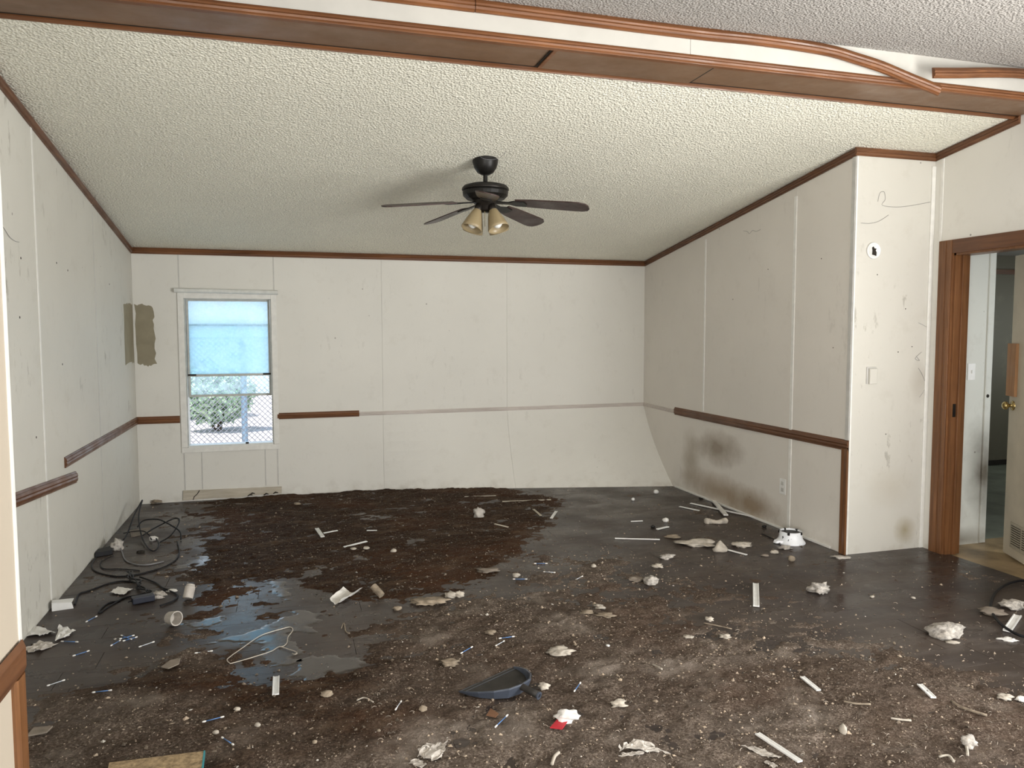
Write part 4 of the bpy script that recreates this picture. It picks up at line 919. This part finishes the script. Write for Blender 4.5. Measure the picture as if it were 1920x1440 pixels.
for a, b, l, w_ in (
    ((162, 1167), (181, 1157), 'swab touching the folded black cord end', 0), ((138, 1231), (166, 1222), 'swab alone on the bare planks below the torn scraps', 0),
    ((210, 1211), (224, 1203), 'swab at the lower left of the swab heap', 0), ((226, 1199), (250, 1193), 'swab on top of the heap of swabs near the tipped cup', 0),
    ((228, 1193), (246, 1200), 'swab crossing the others in the heap near the tipped cup', 0), ((232, 1203), (256, 1196), 'swab at the lower right of the swab heap', 0),
    ((262, 1214), (288, 1205), 'whitish swab right of the swab heap', 1), ((116, 1204), (145, 1205), 'swab beside the rounded torn scrap', 0),
    ((90, 1287), (120, 1277), 'whitish swab on planks near the partition trim', 1), ((367, 1227), (397, 1222), 'whitish swab left of the wire hanger', 1),
    ((175, 1305), (208, 1302), 'swab at the edge of the dirt below the bare planks', 0), ((382, 1362), (418, 1352), 'swab on brown dirt straight below the white slat', 0),
    ((417, 1392), (437, 1403), 'swab near the teal edged board at bottom left', 0), ((865, 1228), (885, 1217), 'swab above the dustpan tip', 0),
    ((937, 1202), (963, 1198), 'swab lying level above the dustpan', 0), ((930, 1215), (945, 1207), 'short whitish swab just under the level one above the dustpan', 1),
    ((1077, 1304), (1088, 1288), 'swab right of the dustpan handle', 0), ((925, 1373), (955, 1343), 'longest bright blue swab below the dustpan', 0),
    ((742, 1341), (752, 1322), 'whitish swab standing steep left of the dustpan', 1), ((963, 1087), (987, 1087), 'swab at the front edge of the dark stain, nearest', 0),
    ((1003, 1058), (1025, 1058), 'swab at the right edge of the dark stain, farthest', 0), ((1020, 1073), (1040, 1075), 'whitish swab just below the farthest swab', 1),
    ((1080, 1088), (1092, 1083), 'short whitish swab right of the dark stain', 1)):
    swab(a, b, ('whitish ' if w_ and not l.startswith(('whitish', 'short')) else '') + (('blue cotton ' + l) if not w_ else l.replace('swab', 'cotton swab', 1)), w_)
# --- white strips
slat((1153, 1011), (1237, 1013), 4, 'thin white strip lying level on the grey floor at centre right')
slat((1183, 979), (1205, 978), 3, 'tiny white strip above the level thin one')
slat((1232, 994), (1253, 989), 5, 'short white stub above the right end of the level strip')
slat((1274, 951), (1311, 959), 4, 'white strip left of the two crossed strips')
slat((1295, 945), (1430, 976), 5, 'longest white strip running along the foot of the right wall', lift=(.004, .012))
slat((1337, 941), (1361, 971), 8, 'broad white strip crossing over the longest one', lift=(.010, .018))
slat((1362, 1032), (1400, 1042), 5, 'white stick poking out of the pointed foam lump')
slat((1417, 1097), (1418, 1139), 11, 'upright looking white slat alone on the floor at right')
slat((1504, 1274), (1535, 1299), 9, 'white slat slanting in the right foreground dirt, left of two')
slat((1724, 1292), (1750, 1317), 10, 'white slat slanting in the right foreground dirt, right of two')
slat((1420, 1383), (1500, 1443), 11, 'long white slat cut by the bottom edge of the picture', lift=(.006, .012))
slat((1888, 1186), (1908, 1157), 13, 'white slat under the black hose at the right edge')
slat((518, 1272), (517, 1310), 12, 'short white slat below the wire hanger')
slat((645, 1028), (688, 1019), 5, 'white strip slanting on the dark stain')
slat((607, 1003), (633, 998), 4, 'small white strip at the left part of the dark stain')
slat((594, 996), (605, 1011), 7, 'stubby white strip beside the small one on the stain')
slat((688, 999), (707, 999), 3, 'hair-thin pale strip in the middle of the stain')
slat((942, 942), (1033, 939), 4, 'long pale strip near the back wall foot', mat='barewood')
slat((871, 934), (930, 932), 3, 'pale strip closest to the back wall in the stain', mat='barewood')
slat((1000, 957), (1014, 968), 4, 'pale stub leaning right at the stain corner', mat='barewood')
slat((1034, 973), (1043, 960), 5, 'white stub leaning left at the stain corner')
slat((927, 987), (953, 990), 4, 'pale strip below the white paper ball', mat='barewood')
# --- foam, wool and paper lumps
for a in (
    ('foam_chunk', 1307, 1016, 58, 16, 'foam', 'ragged flat foam chunk left of the pointed lump', .8, .6),
    ('foam_chunk', 1391, 1019, 36, 15, 'foam', 'wedge of foam right of the pointed lump', .5, .6),
    ('foam_chunk', 1261, 1005, 27, 9, 'tan', 'small tan foam sliver right of the level white strip', .4, .7), ('wool_tuft', 1250, 1042, 26, 15, 'wool', 'pale tuft below the ragged foam chunk', .8, .7),
    ('wool_tuft', 1232, 1060, 20, 8, 'foam', 'tiny pale tuft under the pale tuft at centre right', .8, .7), ('wood_stub', 1484, 1047, 13, 14, 'tan', 'short stub of wood standing in front of the enamel pot', .2, .9),
    ('foam_chunk', 1453, 1034, 15, 10, 'foam', 'round foam bit left of the wood stub', .35, .7), ('wool_tuft', 1472, 1025, 24, 12, 'wool', 'grey tuft just below the enamel pot', .7, .6),
    ('paper_ball', 1248, 975, 11, 10, 'paper', 'small white paper ball on the grey floor by the far right corner', .4, .9), ('foam_ball', 1230, 922, 10, 9, 'white_plastic', 'white foam ball nearest the back right corner', .08, .95),
    ('foam_ball', 1187, 936, 7, 7, 'white_plastic', 'white foam ball left of the one in the corner', .08, .95), ('bottle_cap', 1224, 987, 9, 7, 'black', 'black cap on the grey floor left of the short stub', .2, .8),
    ('wool_tuft', 1222, 1088, 25, 21, 'wool', 'rounded pale lump at the end of a dark clump', .5, .8), ('dark_clump', 1194, 1084, 28, 15, 'grey_card', 'dark mixed clump left of the rounded pale lump', .9, .5),
    ('wool_clump', 1538, 1102, 37, 28, 'wool', 'round beige wool clump alone on the dark floor at right', .7, .85), ('wool_clump', 1778, 1180, 62, 36, 'wool', 'largest white wool clump wrapped round a torn card, at right', .7, .8),
    ('wool_clump', 1860, 1143, 42, 22, 'grey_card', 'grey fluff flat inside the black hose loop', .6, .5), ('wool_clump', 1897, 1130, 42, 26, 'wool', 'paler fluff inside the black hose loop', .7, .6),
    ('white_bit', 1890, 1197, 28, 9, 'paper', 'white ragged bit below the hose', .8, .6), ('paper_ball', 898, 962, 20, 24, 'paper_d', 'crumpled pale paper ball at the back of the stain', .5, .85),
    ('wool_clump', 805, 1124, 58, 18, 'tan', 'long tan fluff heap in front of the stain', .7, .5), ('wool_clump', 845, 1115, 20, 16, 'foam', 'pale lump at the right end of the tan fluff heap', .5, .8),
    ('wool_clump', 862, 1113, 16, 16, 'foam', 'second pale lump beside the tan fluff heap, rightmost', .5, .7), ('wool_clump', 912, 1068, 40, 12, 'grey_card', 'brownish flat clump in the front of the stain', .7, .6),
    ('wool_clump', 968, 1078, 14, 11, 'foam', 'small pale clump above the nearest swab at the stain', .5, .8), ('wool_clump', 1816, 1396, 28, 30, 'wool', 'white fluff ball in the far right foreground', .45, .8),
    ('curl', 1580, 1368, 10, 32, 'foam', 'pale curled shaving standing up in the right foreground', .5, .7), ('foam_chunk', 1160, 1324, 24, 14, 'foam', 'crooked white bit right of the dustpan', .9, .7),
    ('wool_clump', 1020, 1285, 20, 22, 'foam', 'pale dirty lump touching the dustpan back', .6, .7), ('wool_clump', 845, 1242, 32, 16, 'tan', 'tan fluffy clump above the dustpan', .8, .6),
    ('clod', 613, 1305, 22, 12, 'tan', 'pointed tan clod right of the short white slat', .4, .8), ('clod', 793, 1334, 15, 14, 'tan', 'tan clod left of the dustpan', .3, .8),
    ('clod', 483, 1361, 12, 11, 'foam', 'pale round pebble below the short white slat', .2, .8), ('clod', 445, 1333, 13, 9, 'foam', 'pale pebble left of the slat in the left foreground', .3, .8),
    ('clod', 405, 1378, 12, 10, 'foam', 'pale pebble near the swab by the teal edged board', .3, .8), ('clod', 590, 1397, 10, 9, 'tan', 'tan pebble low in the left foreground', .3, .8), ('clod', 710, 1372, 9, 7, 'tan', 'tan pebble between slat and crumpled paper', .3, .8),
    ('clod', 663, 1031, 12, 6, 'foam', 'pale crumb under the slanting strip on the stain', .4, .7), ('clod', 687, 1030, 13, 7, 'foam', 'pale crumb right of the slanting strip on the stain', .3, .8), ('clod', 738, 1034, 11, 9, 'foam', 'pale pebble in the middle of the dark stain', .3, .8),
    ('clod', 745, 1140, 16, 9, 'tan', 'tan clod below the cylinder stub', .5, .8), ('clod', 558, 946, 12, 8, 'tan', 'tan clod at the back of the stain', .4, .7),
    ('foam_chunk', 1124, 1136, 18, 14, 'foam', 'light chip at the left end of the debris line at centre', .7, .7), ('clod', 1100, 1148, 24, 12, 'tan', 'tan clump in the debris line at centre', .8, .6), ('clod', 1135, 1155, 30, 12, 'tan', 'tan crust at the right of the debris line', .8, .6),
    ('clod', 1113, 1062, 10, 9, 'foam', 'small light chip right of the farthest swab', .4, .8), ('wool_clump', 1050, 1222, 40, 14, 'foam', 'stringy pale clump right above the dustpan', .9, .5), ('clod', 920, 1190, 18, 10, 'tan', 'light clump left of the level swab', .7, .7),
    ('clod', 1140, 1215, 8, 6, 'white', 'white crumb in the middle of the floor right of the swabs', .3, .8), ('clod', 1290, 1197, 18, 8, 'foam', 'pale bone shaped chip at centre right', .7, .7), ('clod', 1330, 1160, 16, 10, 'foam', 'pale chip above the bone shaped one', .7, .7),
    ('clod', 1360, 1194, 20, 9, 'foam', 'pale shaving right of the bone shaped chip', .7, .7), ('wool_clump', 1885, 1306, 26, 16, 'foam', 'pale clump near the right edge, left of a pair', .6, .7), ('wool_clump', 1914, 1309, 18, 16, 'paper', 'white clump at the right edge of the foreground', .6, .7),
    ('clod', 1635, 1118, 9, 6, 'foam', 'pale crumb on the dark planks at right', .4, .8), ('clod', 1712, 1120, 9, 6, 'foam', 'pale crumb right of the other on dark planks', .4, .8), ('dark_clump', 1433, 986, 9, 8, 'black', 'black crumb left of the enamel pot', .4, .7), ('dark_clump', 1314, 934, 8, 6, 'black', 'black crumb at the right wall foot', .4, .7), ('dark_clump', 1434, 1040, 14, 8, 'grey_card', 'brown clod left of the round foam bit', .5, .6),
    ('chips', 1578, 1043, 26, 8, 'paper_d', 'pale chips heaped at the foot of the corner wall', .9, .5)):
    lump(a[0], a[1], a[2], a[3], a[4], M[a[5]], a[6], a[0].replace('_', ' '), a[7], a[8], fine=a[3] > 14)
sheet('torn_card', [(1764, 1199), (1796, 1197), (1795, 1184), (1770, 1186)], M['paper_d'], 'torn pale card sticking out of the largest wool clump', 'card', .010, .012)
lump('twig', 1786, 1203, 26, 6, M['foam'], 'pale twig just in front of the largest wool clump', 'twig', .4, .7)
sheet('curled_label', [(617, 1134), (640, 1137), (680, 1114), (645, 1113)], M['paper'], 'curled white card piece at the front of the stain', 'card', .008, .012, curl=.03)
o = obj('cork_stub', MB().lathe([(.001, 0), (.018, 0), (.019, .01), (.019, .075), (.012, .078), (.012, .06), (.001, .06)], GP(716, 1122)+[0, 0, .016], 18, np.array([-.45, .55, .45])), M['tan']); tag(o, 'tan cylinder stub leaning in the dirt right of the curled card', 'stub')
sheet('crumpled_paper', [(780, 1425), (828, 1428), (844, 1398), (800, 1402)], M['paper_d'], 'crumpled white paper at the bottom centre', 'paper', .022, .02, 14)
sheet('paper_tail', [(767, 1433), (790, 1446), (800, 1440), (782, 1428)], M['paper_d'], 'thin paper tail left of the crumpled paper', 'paper', .008, .006)
sheet('crumpled_tissue', [(1152, 1414), (1210, 1416), (1250, 1416), (1196, 1394)], M['paper_d'], 'crumpled white tissue in the bottom foreground right of the red card', 'tissue', .020, .02, 14)
sheet('crumpled_tissue', [(1160, 1424), (1206, 1422), (1204, 1415), (1168, 1416)], M['paper_d'], 'narrow strip of tissue just in front of the crumpled one', 'tissue', .010, .006)
sheet('tissue_strip', [(1392, 1406), (1440, 1424), (1466, 1426), (1420, 1405)], M['paper_d'], 'tissue strip beside the long white slat at the bottom', 'tissue', .010, .008)
sheet('tissue_strip', [(1432, 1434), (1452, 1446), (1458, 1442), (1438, 1430)], M['paper_d'], 'small tissue strip under the long white slat', 'tissue', .006, .006)
def twig(pts, r, label, mat='foam'):
    P = [GP(px, py, r+.002) for px, py in pts]; o = obj('twig', MB().tube(smoothpath(P, 4), r, 6), M[mat], smooth=True); tag(o, label, 'twig')
twig([(1582, 1323), (1605, 1328), (1632, 1330)], .004, 'pale splinter level in the right foreground', 'tan')
twig([(1670, 1356), (1688, 1359), (1708, 1361)], .004, 'pale splinter right of the curled shaving')
twig([(1784, 1320), (1805, 1335), (1850, 1351)], .005, 'long pale splinter at the right foreground', 'tan')
twig([(1760, 1425), (1778, 1425), (1788, 1436)], .004, 'bent splinter at the bottom right')
twig([(1808, 1398), (1812, 1412), (1814, 1424)], .005, 'pale splinter left of the white fluff ball')
twig([(1320, 1170), (1345, 1175), (1372, 1181)], .003, 'thin fibre above the bone shaped chips', 'tan')
twig([(1224, 1250), (1233, 1256), (1241, 1263)], .004, 'short pale splinter at centre right', 'foam')
twig([(669, 1320), (684, 1315), (700, 1325)], .003, 'bent pale fibre left of the dustpan')
twig([(1035, 1440), (1040, 1425), (1048, 1418)], .006, 'pale roll at the bottom edge below the red card')
twig([(640, 1180), (645, 1170), (648, 1185), (655, 1190)], .003, 'hooked pale fibre right of the hanger', 'tan')
prism_at('card_shard', [(912, 1347), (920, 1334), (935, 1344), (929, 1351)], .003, M['brown_card'], 'brown cardboard shard below the dustpan', 'cardboard', lift=.004)
prism_at('flat_shard', [(50, 1393), (64, 1377), (100, 1374), (88, 1386), (62, 1391)], .006, M['grey_card'], 'flat grey shard by the partition trim in the left foreground', 'shard', .001, .006)
prism_at('flat_shard', [(302, 1258), (320, 1245), (339, 1241), (336, 1252), (316, 1261)], .005, M['grey_card'], 'flat grey shard between the swab heap and the hanger', 'shard', .001, .006)
lump('orange_piece', 1711, 1021, 19, 9, M['orange'], 'small orange plastic piece at the foot of the door trim', 'plastic', .5, .8)
t = tag(empty('particle_board', GP(300, 1432)), 'tan particle board with teal edge at the bottom left', 'board')
z = .012; q = [FP(205, 1436, z), FP(382, 1414, z), FP(372, 1500, z), FP(190, 1500, z)]
obj('board', MB().prism(q, (0, 0, .012)), M['board'], t, bevel=.001)
e0, e1 = q[1], q[2]; ex = (q[1]-q[0])/np.linalg.norm(q[1]-q[0])
obj('edge_tape', MB().prism([e0, e0+ex*.005, e1+ex*.005, e1], (0, 0, .0125)), M['teal'], t)
# --- two foam pieces with shapes of their own
P = smoothpath([GP(px, py, .016) for px, py in ((1323, 982), (1328, 981), (1337, 982), (1346, 983), (1356, 981), (1364, 980))], 4)
rr_ = np.interp(np.linspace(0, 1, len(P)), [0, .08, .22, .4, .6, .78, .92, 1], [.008, .026, .024, .015, .015, .021, .025, .008])
o = obj('foam_bone', MB().tube(P, list(rr_*(1+rng.normal(0, .07, len(P)))), 9), M['foam'], smooth=True); tag(o, 'bone shaped foam chunk below the crossed white strips', 'foam')
c = GP(1350, 1033); n = 12; v = []
for r, z in ((.046, 0), (.052, .012), (.040, .028), (.024, .046), (.010, .064), (.001, .072)):
    for k in range(n):
        th = 2*math.pi*k/n; q = r*(1+.16*math.sin(3*th+r*90)+rng.normal(0, .05)); v.append((c[0]+q*math.cos(th), c[1]+q*.8*math.sin(th), c[2]+z))
f = [(i*n+k, i*n+(k+1) % n, (i+1)*n+(k+1) % n, (i+1)*n+k) for i in range(5) for k in range(n)]+[tuple(range(n-1, -1, -1))]
o = obj('foam_cone', MB().add(v, f), M['foam'], smooth=True); tag(o, 'pointed foam lump with a white stick beside it', 'foam')
# --- cobwebs and nail holes on the walls
def strand(pts, ax, val, label, r=.0011):
    P = smoothpath([hit(px, py, ax, val) for px, py in pts], 5); o = obj('cobweb', MB().tube(P, r, 4), M['greycable']); tag(o, label, 'cobweb')
yc_ = YC-.003; xr_ = XR-.003
strand([(1614, 418), (1630, 419), (1645, 416), (1658, 409), (1666, 403)], 1, yc_, 'fine cobweb arc above the round plate on the corner wall')
strand([(1646, 378), (1650, 362), (1658, 360), (1660, 374), (1655, 385), (1690, 388), (1744, 379)], 1, yc_, 'long looping cobweb strand near the top of the corner wall')
strand([(1722, 605), (1730, 609), (1738, 613), (1743, 611)], 1, yc_, 'short dark cobweb at the right edge of the corner wall')
strand([(1722, 690), (1728, 700), (1733, 712), (1737, 722), (1731, 735), (1724, 745)], 1, yc_, 'tangled cobweb low on the right edge of the corner wall')
strand([(1718, 668), (1724, 676), (1716, 672), (1728, 660)], 1, yc_, 'small knotted cobweb midway up the right edge of the corner wall')
strand([(1394, 433), (1401, 434), (1405, 438), (1411, 432), (1418, 434), (1426, 430)], 0, xr_, 'wavy cobweb high on the right wall')
strand([(2, 420), (10, 432), (18, 444), (28, 452), (36, 454)], 0, XL+.003, 'curved cobweb high on the left wall near the picture edge')
dot = MB().lathe([(.001, .001), (.0045, .001), (.006, 0)], (0, 0, 0), 10)
def nail(px, py, ax, val, par, nrm, r=1.0):
    p = hit(px, py, ax, val); m_ = MB().lathe([(.0005, .0012), (.0045*r, .0012), (.006*r, 0)], p, 10, nrm); obj('nail_hole', m_, M['gap'], par)
for px, py in ((39, 484), (106, 493), (127, 507), (117, 683), (37, 595), (205, 533), (68, 820)): nail(px, py, 0, XL, wl_, (1, 0, 0), 1.1)
for px, py in ((1440, 505), (1540, 485), (1562, 652)): nail(px, py, 0, XR, wr, (-1, 0, 0), .7)
for px, py in ((1645, 515), (1698, 579), (1710, 650), (1684, 660), (1661, 814)): nail(px, py, 1, YC, wc, (0, -1, 0), .7)
# --- red card with fluff
prism_at('red_card', [(1031, 1374), (1044, 1359), (1068, 1357), (1054, 1377)], .004, M['red'], 'small red card in front of the white fluff', 'card', .001, .006)
lump('fluff_ball', 1063, 1347, 40, 28, M['cotton'], 'white fluff ball lying against the red card', 'fluff', .5, .75)
# --- wire hanger
hp = [(432, 1247), (442, 1244), (470, 1236), (507, 1224), (516, 1219), (523, 1215), (531, 1214), (538, 1208), (540, 1197), (545, 1190), (549, 1184), (547, 1179), (541, 1178), (526, 1182), (505, 1188), (485, 1196), (455, 1217), (430, 1238), (426, 1243), (432, 1247)]
t = tag(empty('wire_hanger', GP(490, 1215)), 'bent wire coat hanger lying on the wet floor', 'hanger')
obj('frame', MB().tube(smoothpath([GP(px, py, .006) for px, py in hp], 4), .0021, 6), M['wire'], t, smooth=True)
obj('hook', MB().tube(smoothpath([GP(px, py, .008) for px, py in ((524, 1215), (532, 1217), (540, 1220), (552, 1224), (557, 1228), (553, 1230), (548, 1228))], 4), .0021, 6), M['wire'], t, smooth=True)
# --- dustpan
A, B = FP(864, 1302), FP(962, 1257); Hn = FP(1010, 1318)
t = tag(empty('dustpan', ((A+B)/2)*[1, 1, 0]+[0, 0, .004]), 'slate grey plastic dustpan lying on the dirt', 'dustpan')
lx = (B-A); W_ = np.linalg.norm(lx); lx /= W_; ly = np.cross([0, 0, 1], lx); Mid = (A+B)/2
if ly @ (Hn-Mid) < 0: ly = -ly
hd = (Hn-Mid)-ly*0; hd /= np.linalg.norm(hd)
LP_ = .185
def dp(x, y, z): return Mid + lx*x + ly*y + np.array([0, 0, z+.010])
outl = [(-.50, 0), (-.485, .22), (-.43, .48), (-.32, .74), (-.18, .92), (0, .97), (.18, .92), (.32, .74), (.43, .48), (.485, .22), (.50, 0)]
O2 = [(x*W_, y*LP_) for x, y in outl]
obj('pan', MB().prism([dp(x, y, 0) for x, y in O2], (0, 0, .003)), M['dustpan_in'], t)
v = []; n = len(O2); cxy = np.array([0, LP_*.35])
for x, y in O2:
    k = (y/LP_); h = .005+.042*k**.9; d = np.array([x, y])-cxy; d /= np.linalg.norm(d)
    for (o_, z_) in ((0, 0), (.012*k, h), (.012*k+.006, h+.001), (.012*k+.007, h-.005), (.0035, 0)): v.append(dp(x+d[0]*o_, y+d[1]*o_, z_))
f = [(i*5+k, i*5+(k+1) % 5, (i+1)*5+(k+1) % 5, (i+1)*5+k) for i in range(n-1) for k in range(5)]+[tuple(range(4, -1, -1)), tuple((n-1)*5+k for k in range(5))]
obj('rim_wall', MB().add(v, f), M['dustpan'], t, smooth=False)
obj('lip', MB().prism([dp(-.5*W_, -.012, -.003), dp(.5*W_, -.012, -.003), dp(.49*W_, .018, .002), dp(-.49*W_, .018, .002)], (0, 0, .002)), M['dustpan'], t)
h0 = dp(0, LP_*.93, .036); h1 = Hn + np.array([0, 0, .030])
obj('handle', MB().tube([h0, h0+(h1-h0)*.3, h0+(h1-h0)*.7, h1], [.015, .0135, .014, .0145], 12), M['dustpan_in'], t, smooth=True)
hx_ = (h1-h0)/np.linalg.norm(h1-h0)
obj('handle_ring', MB().lathe([(.0145, -.004), (.0158, 0), (.0158, .004), (.0085, .004), (.0085, -.004)], h1, 14, hx_), M['dustpan'], t)
# --- enamel pot by the right wall
pc = FP(1489, 1016); k = dep(1489, 1005)/FPX
t = tag(empty('enamel_pot', pc), 'chipped white enamel pot upside down against the right wall', 'pot')
pc = pc + np.array([-.03, -.0, 0])
obj('body', MB().lathe([(.098, 0), (.099, .004), (.092, .014), (.080, .030), (.0755, .052), (.074, .080), (.070, .081), (.066, .055), (.07, .025), (.088, .002)], pc, 32), M['enamel'], t, smooth=True)
obj('inner_disc', MB().lathe([(.001, .070), (.069, .070), (.069, .064), (.001, .064)], pc, 28), M['black'], t)
for a_ in (.3, 1.5, 2.6, 3.9, 5.2): obj('notch', MB().box((pc[0]+.0735*math.cos(a_)-.006, pc[1]+.0735*math.sin(a_)-.006, .064), (pc[0]+.0735*math.cos(a_)+.006, pc[1]+.0735*math.sin(a_)+.006, .0822)), M['black'], t)
obj('spout', MB().prism([pc+[-.128, -.012, .004], pc+[-.128, .02, .004], pc+[-.08, .04, .004], pc+[-.08, -.04, .004]], (.012, 0, .02)), M['enamel'], t, bevel=.004)
cable([(1428, 1001, .004), (1440, 1006, .004), (1456, 1014, .004), (1462, 1018, .004)], .004, 'short dark rod on the floor left of the enamel pot', 'cable', 'rod', 'rod')
# --- hose at the right edge
cable([(1960, 1094, .01), (1918, 1089, .012), (1890, 1095, .012), (1868, 1110, .012), (1858, 1130, .012), (1861, 1150, .012), (1874, 1168, .012), (1896, 1184, .016), (1920, 1194, .012), (1960, 1200, .01), (2010, 1180, .01), (2020, 1130, .01), (1985, 1100, .02)], .007, 'black hose curling in from the right edge over the floor', 'cable', 'hose', 'hose')
